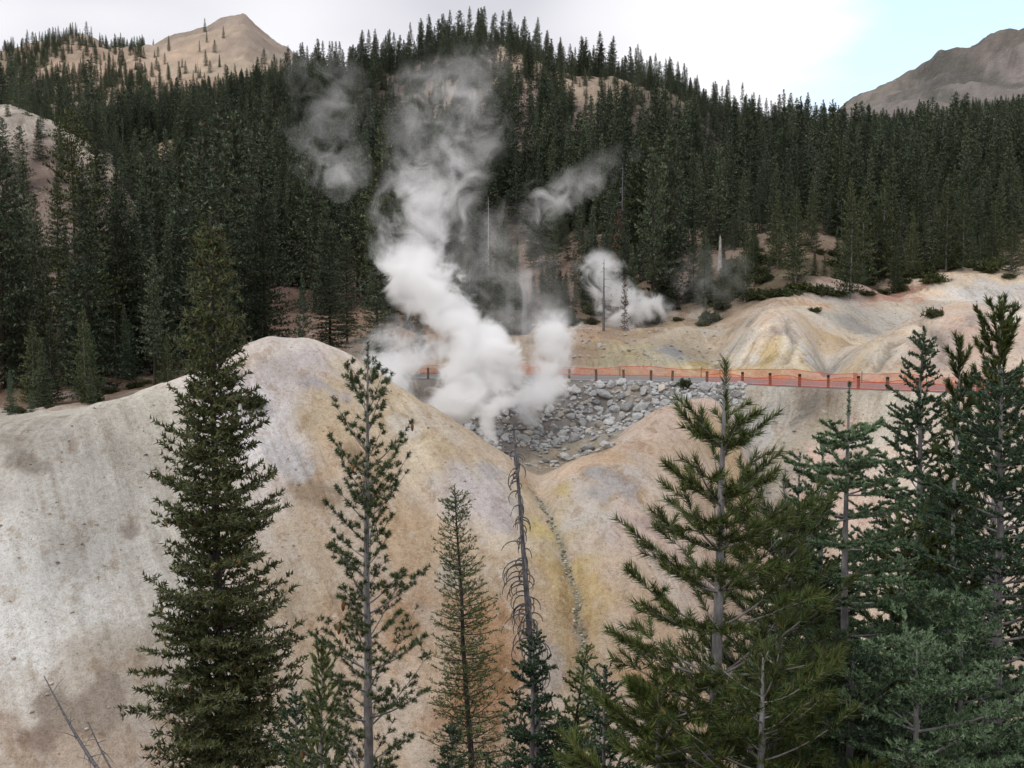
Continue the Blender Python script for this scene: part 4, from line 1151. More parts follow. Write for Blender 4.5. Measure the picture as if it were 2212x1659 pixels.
snag('thin grey dead pole standing in the white steam patch', 1305, 560, 115, 0.14, M['dead_grey'], 71, nbr=14, blen=1.0, curl=0.3)
snag('white broken snag before the dark forest right of the steam', 1284, 488, 148, 0.24, M['dead_pale'], 72, nbr=6, blen=1.6, curl=0.5, broken=True, lean=0.06)
snag('tall grey dead tree with short dead boughs above the rusty conifer', 1345, 355, 156, 0.22, M['dead_grey'], 73, nbr=46, blen=2.0, curl=0.35)
snag('grey broken stump trunk between the steam columns', 1133, 588, 116, 0.28, M['dead_grey'], 74, nbr=5, blen=0.6, curl=0.4, broken=True)
snag('short pale stump at the forest edge left of the clearing', 1556, 508, 142, 0.26, M['dead_pale'], 75, nbr=3, blen=0.6, curl=0.4, broken=True)
snag('bleached bare dead tree half veiled by the tall steam column', 1055, 425, 150, 0.15, M['dead_pale'], 76, nbr=36, blen=2.4, curl=0.6)
snag('weathered broken pole showing through the main steam column', 945, 480, 150, 0.2, M['dead_pale'], 77, nbr=4, blen=0.8, curl=0.4, broken=True)

# ------------------------------------------------------------------ the forest on the slopes
def u_of(x, y):
    return 1106 + 2170.6 * x / y


CLEAR = []   # (x, y, rx, ry) open ground
for u, v, dm, wu, ry in [(1130, 225, 250, 52, 9), (1750, 530, 140, 70, 5), (640, 640, 120, 60, 9), (370, 690, 110, 40, 10), (320, 355, 210, 40, 20), (1600, 560, 130, 40, 8)]:
    h = hit(u, v, dm)
    CLEAR.append((h[0], h[1], wu / 2170.6 * h[1], ry))


def open_ground(x, y):
    m = np.zeros(x.shape, bool)
    for cx, cyy, rx, ry in CLEAR:
        m |= ((x - cx) / rx) ** 2 + ((y - cyy) / ry) ** 2 < 1 + 1.2 * fbm(x / 9.0, y / 9.0, 5, 3)
    uu = u_of(x, y)
    cone_hill = (y > 155) & (y < 262) & (uu < 275 - np.maximum(0, 190 - y) * 2.5)
    return m | (cone_hill & (vnoise(x * 3.1, y * 3.1, 77) < 0.12))


def scatter(seed, y0, y1, spacing, a_lim=0.56):
    rng = RS(seed)
    area = (y1 ** 2 - y0 ** 2) / 2 * 2 * a_lim
    n = int(area / spacing ** 2 * 1.0)
    y = np.sqrt(rng.uniform(y0 ** 2, y1 ** 2, n))
    x = rng.uniform(-a_lim, a_lim, n) * y
    return x, y, rng


pts = []
for seed, y0, y1, spc in [(1, 108, 190, 4.4), (2, 190, 280, 4.5), (3, 280, 425, 4.1), (4, 70, 110, 4.2)]:
    x, y, rng = scatter(seed, y0, y1, spc)
    uu = u_of(x, y)
    ok = ~open_ground(x, y)
    # the front edge of the forest follows the bare banks
    front = np.interp(uu, [-200, 300, 640, 900, 1250, 1400, 1560, 1750, 1950, 2100, 2400], [108, 112, 128, 128, 124, 124, 122, 156, 134, 146, 150])
    if seed == 4: ok &= (uu < 560) & (y > np.interp(uu, [0, 350, 560], [64, 74, 90]))
    else: ok &= y > front + fbm(x / 12.0, y / 12.0, 8, 3) * 14
    x, y, uu = x[ok], y[ok], uu[ok]
    h = (9 + 16 * rng.rand(len(x)) ** 1.2) * np.interp(y, [134, 200, 300, 420], [1.0, 0.92, 0.74, 0.60]) * (1 + 0.5 * fbm(x / 30.0, y / 30.0, 15, 3))
    small = (fbm(x / 35.0, y / 35.0, 19, 3) > 0.15) | ((uu > 1180) & (uu < 1560) & (y > 235) & (y < 370))
    h = np.where(small & (rng.rand(len(x)) < 0.8), h * 0.52, h)
    edge = (rng.rand(len(x)) < 0.30) & (y < 165) | (seed == 4) & (rng.rand(len(x)) < 0.5)
    h = np.where(edge, h * 0.5, h)
    h = np.where(uu > 1470, h * np.interp(y, [118, 150, 178], [0.32, 0.58, 1.0]), h)
    # trees before the bare cone hill at the left stay low enough to leave it in sight
    cap = np.maximum(3.0, (681 - 310) / 2170.6 * y - ground_z(x, y))
    h = np.where((uu < 330) & (y < 158), np.minimum(h, cap * rng.uniform(0.6, 1.0, len(x))), h)
    for q in zip(x, y, h):
        pts.append(q)
x, y, rng = scatter(7, 420, 980, 7.2, 0.56)
uu = u_of(x, y)
dens = np.where(uu < 720, np.interp(y, [420, 600, 760, 1000], [1.0, 0.95, 0.75, 0.45]), 1.0)
dens = np.where((uu > 330) & (uu < 660), dens * np.interp(y, [500, 640, 800], [1, 0.42, 0.10]), dens)
dens = np.where(uu > 1500, np.interp(y, [420, 620, 760, 900], [1.0, 0.9, 0.5, 0.15]), dens)
dens *= np.clip(0.9 + 2.6 * fbm(x / 60.0, y / 60.0, 27, 4), 0.03, 1)
ok = (rng.rand(len(x)) < dens) & ((uu < 760) | (uu > 1480)) & (y < 945) & ~((uu > 420) & (uu < 600) & (y > 860))
x, y = x[ok], y[ok]
h = rng.uniform(6, 13, len(x))
far_pts = list(zip(x, y, h))
pts = np.array(pts)

# the 300 that show largest stand as single trees, the rest of the wood is one mass
gz = ground_z(pts[:, 0], pts[:, 1])
uu = u_of(pts[:, 0], pts[:, 1])
in_view = (uu > -60) & (uu < 2270)
size = pts[:, 2] / pts[:, 1] * in_view
# front trees first: those not standing behind a nearer, taller one
order = np.argsort(-(size - 0.0004 * pts[:, 1]))
single = np.zeros(len(pts), bool)
single[order[:300]] = True


BANDS = [(120, 'at the left picture edge'), (330, 'around the huge brownish pine'), (560, 'behind the tall dark fir'), (680, 'above the left half of the pale hill'), (800, 'above the right shoulder of the pale hill'),
         (960, 'behind the main steam column'), (1120, 'beside the veiled bleached snag'), (1250, 'around the broken grey stump'), (1360, 'behind the dead poles and white steam'), (1480, 'right of the white steam patch'),
         (1650, 'around the lone pale young pine'), (1820, 'around the brown clearing'), (1960, 'behind the saddle pine'), (2080, 'above the right bare cones'), (9999, 'at the far right above the bare cones')]


def region(u, y, h):
    where = [w for lim, w in BANDS if u < lim][0]
    rank = 'front-row' if y < 132 else ('second-row' if y < 160 else 'upslope')
    size = 'tall' if h > 17 else ('mid-sized' if h > 10 else 'short')
    return where, rank, size


keys = ['fir0', 'fir1', 'fir2', 'fir3', 'slim0', 'slim1', 'pine0', 'pine1', 'young0', 'young1']
rng = RS(77)
for k in np.where(single)[0]:
    x, y, h = pts[k]
    pr = [.16, .16, .15, .15, .12, .12, .05, .05, .02, .02] if h > 9 else [.10, .10, .10, .10, .08, .08, .0, .0, .22, .22]
    key = keys[rng.choice(10, p=pr)]
    rg, rank, size_ = region(uu[k], y, h)
    kind = {'fir': 'full fir', 'sli': 'slim fir', 'pin': 'open-crowned pine', 'you': 'pale young pine'}[key[:3]]
    nm = 'pine_tree' if key[:3] in ('pin', 'you') else 'fir_tree'
    put(nm, '%s %s %s in the forest %s' % (size_, rank, kind, rg), 'tree', key, x, y, h, rng.rand() * 6.28, '%s %s forest trees %s' % (size_, rank, rg), rng.uniform(0.85, 1.25))


def wood_source(seed, R, fine=0.62, H=15.0, **kw):
    """one tree of the wood: trunk and crown in a single mesh, drawn many times by the forest object"""
    sp_ = sp(MIDF, seed=seed, H=H, R=R, gap=0.80 * fine, nb=6, r0=0.13, lat_gap=0.60 * fine, lat_min=0.35, nl=0.62 * fine, nw=0.32 * fine, dens=4.6 / fine, bare=0.12, top_leader=0.6, flat=0.6)
    sp_.update(kw)
    tr, B, V, F, S = conifer(**sp_)
    tv, tf_ = tube_mesh(tr, 4)
    tf3 = np.concatenate([tf_[:, [0, 1, 2]], tf_[:, [0, 2, 3]]])
    me = mesh_from('wood_tree', np.concatenate([V, tv]), np.concatenate([F, tf3 + len(V)]))
    me.materials.append(M['forest'])
    me.materials.append(M['dead_grey'])
    me.polygons.foreach_set('material_index', np.r_[np.zeros(len(F), np.int32), np.ones(len(tf3), np.int32)])
    return me


WOOD = bpy.data.collections.new('wood_trees')      # never linked to the scene: only drawn through the forest objects
for k in range(9):
    me = wood_source(300 + k, [2.4, 2.8, 3.1, 2.0, 2.4, 3.4, 1.8, 2.6, 0.9][k], prof=[.95, 1.0, 1.05, .85, .9, .7, .8, 1.0, .6][k], miss=[.1, .1, .1, .12, .1, .2, .1, .15, .8][k], irregular=[.2, .25, .25, .25, .3, .4, .25, .3, .4][k])
    WOOD.objects.link(bpy.data.objects.new('wood_tree_%02d' % k, me))


def mass(name, label, items, seed):
    rng = RS(seed)
    items = np.array(items)
    n = len(items)
    z = ground_z(items[:, 0], items[:, 1]) - 0.3
    me = bpy.data.meshes.new(name)
    me.from_pydata(np.stack([items[:, 0], items[:, 1], z], -1).tolist(), [], [])
    s_ = items[:, 2] / 15.0
    w = s_ * rng.uniform(0.9, 1.3, n)
    for an, ty, arr in (('scl', 'FLOAT_VECTOR', np.stack([w, w, s_], -1)), ('rot', 'FLOAT_VECTOR', np.stack([rng.normal(0, 0.02, n), rng.normal(0, 0.02, n), rng.rand(n) * 6.28], -1))):
        a = me.attributes.new(an, ty, 'POINT')
        a.data.foreach_set('vector', arr.astype(np.float32).ravel())
    idx = rng.choice(9, n, p=[.14, .14, .13, .13, .13, .10, .11, .10, .02])
    a = me.attributes.new('idx', 'INT', 'POINT')
    a.data.foreach_set('value', idx.astype(np.int32))
    o = tag(add_obj(name, me), label, 'forest', None, 'stuff')
    g = bpy.data.node_groups.new('wood', 'GeometryNodeTree')
    g.interface.new_socket('Geometry', in_out='INPUT', socket_type='NodeSocketGeometry')
    g.interface.new_socket('Geometry', in_out='OUTPUT', socket_type='NodeSocketGeometry')
    gi, go = g.nodes.new('NodeGroupInput'), g.nodes.new('NodeGroupOutput')
    iop = g.nodes.new('GeometryNodeInstanceOnPoints')
    ci = g.nodes.new('GeometryNodeCollectionInfo')
    ci.inputs['Collection'].default_value = WOOD
    ci.inputs['Separate Children'].default_value = True
    ci.inputs['Reset Children'].default_value = True
    iop.inputs['Pick Instance'].default_value = True

    def named(nm, ty):
        q = g.nodes.new('GeometryNodeInputNamedAttribute')
        q.data_type = ty
        q.inputs['Name'].default_value = nm
        return q.outputs['Attribute']
    L = g.links.new
    L(gi.outputs[0], iop.inputs['Points'])
    L(ci.outputs[0], iop.inputs['Instance'])
    L(named('idx', 'INT'), iop.inputs['Instance Index'])
    L(named('scl', 'FLOAT_VECTOR'), iop.inputs['Scale'])
    er = g.nodes.new('FunctionNodeEulerToRotation')
    L(named('rot', 'FLOAT_VECTOR'), er.inputs[0])
    L(er.outputs[0], iop.inputs['Rotation'])
    L(iop.outputs[0], go.inputs[0])
    md = o.modifiers.new('wood', 'NODES')
    md.node_group = g
    return o


rest = pts[~single]
mass('forest', 'dense dark conifer forest covering the slopes up to the ridge', list(map(tuple, rest)), 5)
mass('distant_forest', 'scattered far conifers dotting the slopes of the distant peaks', far_pts, 6)


# ------------------------------------------------------------------ boulders
t = NT('boulder_rock')
tc = t.new('ShaderNodeTexCoord')
oi = t.new('ShaderNodeObjectInfo')
n = t.noise(tc.outputs['Object'], 3.0, 6, 0.65)
c = t.ramp(n, [(0.28, (0.24, 0.24, 0.24)), (0.5, (0.37, 0.37, 0.365)), (0.72, (0.50, 0.495, 0.48))])
warm = t.math('GREATER_THAN', oi.outputs['Random'], 0.86)
c = t.mix(t.math('MULTIPLY', warm, 0.55), c, (0.40, 0.33, 0.24, 1))
hs = t.new('ShaderNodeHueSaturation')
t.link(c, hs.inputs['Color'])
t.link(t.math('MULTIPLY_ADD', t.math('FRACT', t.math('MULTIPLY', oi.outputs['Random'], 13.7)), 0.7, 0.62), hs.inputs['Value'])
n3 = t.noise(tc.outputs['Object'], 9.0, 3, 0.7)
t.bump(t.math('ADD', n, t.math('MULTIPLY', n3, 0.4)), 0.6, 0.12)
M['rock'] = t.finish(hs.outputs[0], 0.92, 0.15)


def rock_mesh(seed, cuts=26):
    rng = RS(seed)
    bm = bmesh.new()
    pts_ = rng.normal(size=(cuts, 3))
    pts_ /= np.linalg.norm(pts_, axis=1)[:, None]
    pts_ *= rng.uniform(0.82, 1.08, (cuts, 1))
    pts_ *= np.array((1.0, rng.uniform(0.7, 0.95), rng.uniform(0.55, 0.8)))
    vs_ = [bm.verts.new(p) for p in pts_]
    bmesh.ops.convex_hull(bm, input=vs_)
    for v_ in [v_ for v_ in bm.verts if not v_.link_faces]:
        bm.verts.remove(v_)
    bmesh.ops.dissolve_limit(bm, angle_limit=math.radians(16), verts=bm.verts[:], edges=bm.edges[:])
    bmesh.ops.bevel(bm, geom=bm.edges[:], offset=0.07, segments=1, affect='EDGES', profile=0.5)
    bmesh.ops.triangulate(bm, faces=bm.faces[:])
    me = bpy.data.meshes.new('boulder')
    bm.to_mesh(me)
    bm.free()
    me.materials.append(M['rock'])
    return me


ROCKS = [rock_mesh(500 + k) for k in range(12)]
emb = empty('boulder_embankment', tuple(Pz(1260, 83, -9)))
tag(emb, 'bank of stacked grey boulders below the road in the ravine', 'embankment')
emb_inv = Matrix.Translation(-Vector(emb.location))


def normal_at(x, y, e=0.6):
    dx = (ground_z(x + e, y) - ground_z(x - e, y)) / (2 * e)
    dy = (ground_z(x, y + e) - ground_z(x, y - e)) / (2 * e)
    return Vector((-dx, -dy, 1)).normalized()


rng = RS(808)
placed = []
tries = 0
while len(placed) < 300 and tries < 16000:
    tries += 1
    u = rng.uniform(965, 1600)
    f = rng.rand()
    d1 = road_d(u) - 1.15
    d0 = np.interp(u, [960, 1030, 1168, 1300, 1430, 1530, 1600], [80.5, 77, 76, 77.5, 79.5, 81.0, 80.8])
    d = d0 + (d1 - d0) * f
    q = Pz(u, d, -7.5)
    r = (0.24 + 0.36 * rng.rand() ** 1.8) * (1.0 if tries < 5000 else 0.62)
    if f > 0.96: r *= 0.75
    bad = False
    for (x_, y_, r_) in placed:
        if (q[0] - x_) ** 2 + ((q[1] - y_) * 1.25) ** 2 < ((r + r_) * 0.84) ** 2:
            bad = True
            break
    if bad: continue
    # a few earthy gaps in the packing
    if fbm(np.array([q[0] / 2.2]), np.array([q[1] / 1.3]), 61, 3)[0] > 0.33: continue
    placed.append((q[0], q[1], r))
for x, y, r in placed:
    nrm = normal_at(x, y)
    o = bpy.data.objects.new('boulder', ROCKS[rng.randint(12)])
    rot = nrm.to_track_quat('Z', 'Y') @ Matrix.Rotation(rng.rand() * 6.28, 3, 'Z').to_quaternion() @ Matrix.Rotation(rng.normal(0, 0.35), 3, 'X').to_quaternion()
    z = float(ground_z(x, y))
    o.parent = emb
    o.location = Vector((x, y, z)) + nrm * r * 0.30 - Vector(emb.location)
    o.rotation_mode = 'QUATERNION'
    o.rotation_quaternion = rot
    s = r * rng.uniform(0.95, 1.2)
    o.scale = (s * rng.uniform(1.0, 1.3), s, s * rng.uniform(0.85, 1.1))
    COL.objects.link(o)


# loose stones lying on the ground
def loose(u, v, dm, r, sink=0.25):
    h = hit(u, v, dm)
    o = bpy.data.objects.new('stone', ROCKS[rng.randint(12)])
    o.parent = GROUND
    o.location = (h[0], h[1], h[2] + r * (0.5 - sink))
    o.rotation_euler = (rng.normal(0, 0.3), rng.normal(0, 0.3), rng.rand() * 6.28)
    o.scale = (r * rng.uniform(1, 1.4), r, r * 0.8)
    COL.objects.link(o)


for k in range(75):
    loose(rng.uniform(1050, 1330), rng.uniform(940, 1015), 64, rng.uniform(0.12, 0.34))
for (u, v, r) in [(1222, 994, 0.55), (1270, 975, 0.75), (1310, 968, 0.5), (1215, 988, 0.45), (1180, 1000, 0.4), (1245, 1010, 0.4), (1160, 960, 0.4)]:
    loose(u, v, 64, r)
for k in range(75):
    loose(rng.uniform(1230, 1560), rng.uniform(705, 785), 97, rng.uniform(0.10, 0.26))
for k in range(50):
    loose(rng.uniform(1590, 1900), rng.uniform(880, 1080), 60, rng.uniform(0.07, 0.2))

t = NT('gully_stone')
geo = t.new('ShaderNodeNewGeometry')
M['clods_dark'] = t.finish(t.ramp(geo.outputs['Random Per Island'], [(0.0, (0.12, 0.115, 0.08)), (0.6, (0.27, 0.255, 0.19)), (1.0, (0.5, 0.47, 0.38))]), 0.9, 0.2)
# small stones choking the stream gully
V, F, off = [], [], 0
gr = RS(91)
gp = np.array([GUL[0] + (GUL[1] - GUL[0]) * 0])
for k in range(340):
    i = gr.randint(len(GUL) - 1)
    p = GUL[i] + (GUL[i + 1] - GUL[i]) * gr.rand()
    x, y = p[0] + gr.normal(0, 0.12), p[1] + gr.normal(0, 0.12)
    x -= 0.9 * float(fbm(np.array([x / 2.0]), np.array([y / 2.0]), 401, 3)[0])
    me = ROCKS[gr.randint(12)]
    if k == 0:
        raw = []
        for m_ in ROCKS:
            co = np.empty(len(m_.vertices) * 3)
            m_.vertices.foreach_get('co', co)
            fi = np.empty(len(m_.loops), int)
            m_.loops.foreach_get('vertex_index', fi)
            raw.append((co.reshape(-1, 3), fi.reshape(-1, 3)))
    co, fi = raw[gr.randint(12)]
    r = 0.03 + 0.09 * gr.rand() ** 1.5
    V.append(co * r + np.array((x, y, float(ground_z(x, y)) + r * 0.3)))
    F.append(fi + off)
    off += len(co)
tag(add_obj('gully_stones', mesh_from('gully_stones', np.concatenate(V), np.concatenate(F)), M['clods_dark']), 'small grey stones lining the stream gully', 'stones', None, 'stuff')

# fill of small stones between the big boulders
V, F, off = [], [], 0
for k in range(900):
    u = gr.uniform(965, 1610)
    d1 = road_d(u) - 0.95
    d0 = np.interp(u, [960, 1030, 1168, 1300, 1430, 1530, 1600], [80.5, 76.5, 75.5, 77, 79.5, 80.5, 80.5])
    d = d0 + (d1 - d0) * gr.rand()
    q = Pz(u, d, -7.5)
    r = gr.uniform(0.10, 0.24)
    co, fi = raw[gr.randint(12)]
    a = gr.rand() * 6.28
    cr2 = np.stack([co[:, 0] * math.cos(a) - co[:, 1] * math.sin(a), co[:, 0] * math.sin(a) + co[:, 1] * math.cos(a), co[:, 2]], -1)
    V.append(cr2 * r + np.array((q[0], q[1], float(ground_z(q[0], q[1])) + r * 0.35)) - np.array(emb.location))
    F.append(fi + off)
    off += len(co)
tag(add_obj('small_stones', mesh_from('small_stones', np.concatenate(V), np.concatenate(F)), M['rock'], emb), None, None, None, 'stuff')
# clods and pebbles strewn over the bare slopes
V, F, off = [], [], 0
tet = np.array([(1, 0, -.4), (-.6, .8, -.4), (-.5, -.85, -.4), (.1, .1, .6), (.6, .6, .1), (-.7, 0, .3)])
tf = np.array([(0, 4, 3), (4, 1, 3), (1, 5, 3), (5, 2, 3), (2, 0, 3), (0, 1, 4), (1, 2, 5), (0, 2, 1)])
for k in range(5200):
    u, v = gr.uniform(-20, 2230), gr.uniform(600, 1650) if k % 3 else gr.uniform(640, 800)
    d = gr.uniform(38, 125)
    q = Pz(u, d, float(ground_z(Pz(u, d, -8)[0], d)))
    x, y = q[0], q[1]
    if road_d(u) - 1.0 < y < road_d(u) + 8.3: continue
    if fbm(np.array([x / 6.0]), np.array([y / 6.0]), 303, 3)[0] < -0.05: continue
    r = 0.03 + 0.11 * gr.rand() ** 4
    a = gr.rand() * 6.28
    cr2 = np.stack([tet[:, 0] * math.cos(a) - tet[:, 1] * math.sin(a), tet[:, 0] * math.sin(a) + tet[:, 1] * math.cos(a), tet[:, 2]], -1) * (1, 1, 0.7)
    V.append(cr2 * r + np.array((x, y, float(ground_z(x, y)) + r * 0.2)))
    F.append(tf + off)
    off += len(tet)
t = NT('clods')
geo = t.new('ShaderNodeNewGeometry')
c = t.ramp(geo.outputs['Random Per Island'], [(0.0, (0.15, 0.115, 0.085)), (0.3, (0.30, 0.23, 0.17)), (0.7, (0.42, 0.36, 0.29)), (1.0, (0.58, 0.53, 0.46))])
M['clods'] = t.finish(c, 0.95, 0.1)
tag(add_obj('loose_gravel', mesh_from('loose_gravel', np.concatenate(V), np.concatenate(F)), M['clods']), 'clods and pebbles strewn over the bare slopes', 'gravel', None, 'stuff')

# ------------------------------------------------------------------ road posts and orange netting
t = NT('post_wood')
tc = t.new('ShaderNodeTexCoord')
oi = t.new('ShaderNodeObjectInfo')
n = t.noise(t.mapping(tc.outputs['Object'], (6, 6, 1.2)), 2.5, 5, 0.6)
c = t.ramp(n, [(0.3, (0.07, 0.042, 0.030)), (0.7, (0.22, 0.15, 0.11))])
M['post'] = t.finish(c, 0.85, 0.2)
t = NT('post_dark_top')
tc = t.new('ShaderNodeTexCoord')
n = t.noise(tc.outputs['Object'], 8, 4)
M['post_top'] = t.finish(t.ramp(n, [(0.3, (0.018, 0.013, 0.012)), (0.7, (0.055, 0.04, 0.035))]), 0.8, 0.2)


def box_bm(w, d, h, z0=0.0, bev=0.02):
    bm = bmesh.new()
    bmesh.ops.create_cube(bm, size=1.0)
    for v_ in bm.verts:
        v_.co = (v_.co.x * w, v_.co.y * d, (v_.co.z + 0.5) * h + z0)
    bmesh.ops.bevel(bm, geom=bm.edges[:], offset=bev, segments=1, affect='EDGES')
    return bm


def bm_mesh(name, bm, mat):
    me = bpy.data.meshes.new(name)
    bm.to_mesh(me)
    bm.free()
    me.materials.append(mat)
    return me


SHAFT = bm_mesh('shaft', box_bm(0.20, 0.20, 1.12, -0.30), M['post'])
CAP = bm_mesh('cap', box_bm(0.205, 0.205, 0.20, 0.82, 0.03), M['post_top'])
ords = 'first second third fourth fifth sixth seventh eighth ninth tenth eleventh twelfth'.split()


def post(u, label, dark, k, group):
    p = road_pt(u, 0.0, ROAD_Z)
    e = empty('guard_post', tuple(p))
    e.rotation_euler = (rng.normal(0, 0.015), rng.normal(0, 0.025), rng.normal(0, 0.1))
    tag(e, label, 'post', group)
    a = add_obj('shaft', SHAFT, None, e)
    b = add_obj('cap', CAP if dark else CAP2, None, e)


CAP2 = bm_mesh('cap', box_bm(0.205, 0.205, 0.20, 0.82, 0.03), M['post'])
bare_u = [925, 988, 1057, 1115, 1229, 1288, 1347, 1406, 1452]
net_u = [1527, 1604, 1664, 1727, 1789, 1854, 1917, 1981, 2046, 2112, 2180]
for k, u in enumerate(bare_u):
    post(u, '%s brown guard post from the left above the boulder bank' % ords[k], False, k, 'bare guard posts above the boulders')
for k, u in enumerate(net_u):
    post(u, '%s dark-topped guard post from the left along the orange netting' % ords[k], k > 0, k, 'guard posts along the orange netting')

t = NT('orange_netting')
tc = t.new('ShaderNodeTexCoord')
n = t.noise(tc.outputs['Object'], 1.2, 4, 0.6)
t.finish(t.ramp(n, [(0.3, (0.52, 0.08, 0.035)), (0.7, (0.72, 0.15, 0.075))]), 0.5, 0.4)
tr_ = t.new('ShaderNodeBsdfTransparent')
mx = t.new('ShaderNodeMixShader')
t.link(t.math('MULTIPLY_ADD', n, 0.8, -0.06, clamp=True), mx.inputs[0])     # open plastic weave
t.link(tr_.outputs[0], mx.inputs[1])
t.link(t.bsdf.outputs[0], mx.inputs[2])
t.link(mx.outputs[0], t.out.inputs['Surface'])
M['net'] = t.m


def net(label, u0, u1, off, hgt, sag_u, wob, seed, stakes):
    rr = RS(seed)
    n_ = int((u1 - u0) / 6)
    U = np.linspace(u0, u1, n_)
    ph = rr.rand() * 6
    rows = []
    for f in np.linspace(0, 1, 5):
        row = []
        for k, u in enumerate(U):
            p = road_pt(u, off + wob * math.sin(k * 0.55 + ph + f) * 0.5 * f, ROAD_Z)
            sag = 0.10 * math.sin(u / sag_u * 6.28) + 0.06 * math.sin(u / 23.0 + ph)
            row.append((p[0], p[1], ROAD_Z + 0.06 + f * (hgt + sag)))
        rows.append(row)
    e = empty('safety_netting', tuple(road_pt((u0 + u1) / 2, off, ROAD_Z)))
    tag(e, label, 'netting')
    V = np.array(rows).reshape(-1, 3) - np.array(e.location)
    add_obj('mesh_sheet', mesh_from('mesh_sheet', V, grid_faces(5, n_), True), M['net'], e)
    for f, zz_ in ((0.0, 0.05), (1.0, None)):
        row = np.array(rows[0] if f == 0 else rows[-1]) - np.array(e.location)
        vv, ff = tube_mesh([(row, np.full(len(row), 0.022))], 4)
        add_obj('hem', mesh_from('hem', vv, ff), M['net_hem'], e)
    for u in stakes:
        p = road_pt(u, off, ROAD_Z) - np.array(e.location)
        vv, ff = tube_mesh([(np.array([p + (0, 0, -0.2), p + (0, 0, hgt + 0.22)]), np.array([0.03, 0.03]))], 5)
        add_obj('stake', mesh_from('stake', vv, ff), M['post_top'], e)


t = NT('orange_hem')
M['net_hem'] = t.finish((0.60, 0.08, 0.035), 0.5, 0.3)
net('orange plastic netting strung along the near guard posts', 1527, 2320, -0.14, 0.66, 128, 0.10, 3, [])
net('long orange plastic netting along the far side of the road', 868, 2320, 7.35, 0.74, 260, 0.35, 4, [930, 1322, 1480, 1812, 1975, 2150])

# ------------------------------------------------------------------ shrubs
def shrub_mesh(seed):
    rr = RS(seed)
    S = []
    B = []
    for k in range(60):
        az, el = rr.rand() * 6.28, rr.uniform(0.1, 1.2)
        L = rr.uniform(0.5, 1.0)
        d_ = np.array((math.cos(az) * math.cos(el), math.sin(az) * math.cos(el), math.sin(el) * 0.8))
        B.append((np.array([(0, 0, 0), d_ * L * 0.5, d_ * L]), np.array([0.03, 0.02, 0.008])))
        for q in range(7):
            p = d_ * L * rr.uniform(0.35, 1.0)
            e_ = d_ + rr.normal(size=3) * 0.8
            e_ /= np.linalg.norm(e_)
            S.append(np.r_[p, p + e_ * 0.22])
    v_, f_ = needles(np.array(S), 0.13, 0.07, 36, 0.7, rr, 0.3)
    cm = mesh_from('shrub_leaves', v_, f_)
    cm.materials.append(M['shrub'])
    v_, f_ = tube_mesh(B, 4)
    bm_ = mesh_from('shrub_stems', v_, f_, True)
    bm_.materials.append(M['bark_dark'])
    return bm_, cm


SHR = [shrub_mesh(600 + k) for k in range(3)]


def shrub(label, u, v, dm, size, tall=1.0, group=None):
    h = hit(u, v, dm)
    e = empty('shrub', (h[0], h[1], h[2] - 0.1))
    e.scale = (size, size, size * tall)
    e.rotation_euler = (0, 0, rng.rand() * 6.28)
    tag(e, label, 'shrub', group)
    b, c_ = SHR[rng.randint(3)]
    for n_, m_ in (('stems', b), ('leaves', c_)):
        o = bpy.data.objects.new(n_, m_)
        o.parent = e
        COL.objects.link(o)


shrub('low green shrub at the foot of the white steam patch', 1408, 697, 100, 1.9, 0.7)
for k, (u, v, hh) in enumerate([(1395, 684, 3.2), (1418, 686, 4.4)]):
    h = hit(u, v, 104)
    put('pine_tree', ['small thin pine before the white steam patch', 'taller thin pine before the right end of the white steam patch'][k], 'tree', 'young0', h[0], h[1], hh, 1.0 + k, None, 1.0)
shrub('dark green shrub on top of the left bare cone', 1758, 672, 98, 0.95, 0.8)
shrub('green shrub on the brow of the right bare cone', 2018, 684, 86, 1.25, 1.1)
shrub('small shrub beside the road above the end of the boulders', 1480, 838, 76, 0.85, 1.3)
shrub('small shrub on the far right bare brow', 2180, 600, 105, 1.3, 0.7)
shrub('small shrub on the pale hump right of the tall dark fir', 546, 880, 50, 0.9, 1.3)
shrub('bush at the left foot of the pale young pine', 1560, 668, 100, 1.8, 0.8)
shrub('spreading bush between the two pale young pines', 1700, 640, 112, 2.4, 0.6)
for k, (u, v) in enumerate([(1640, 645), (1675, 640), (1730, 628), (1775, 636), (1810, 640), (1870, 636), (1905, 634), (1950, 612), (1990, 590), (2060, 566), (2130, 560)]):
    shrub('low dark bush along the upper rim of the bare cones', u, v, 114, rng.uniform(1.2, 2.6), rng.uniform(0.6, 1.1), 'bushes along the rim of the bare cones')
for k, (u, v) in enumerate([(35, 890), (110, 880), (200, 868), (240, 850), (290, 838), (315, 828)]):
    shrub('low grey-green bush along the brow of the left pale slope', u, v, 54, rng.uniform(0.5, 1.0), rng.uniform(0.6, 1.0), 'bushes along the left brow')

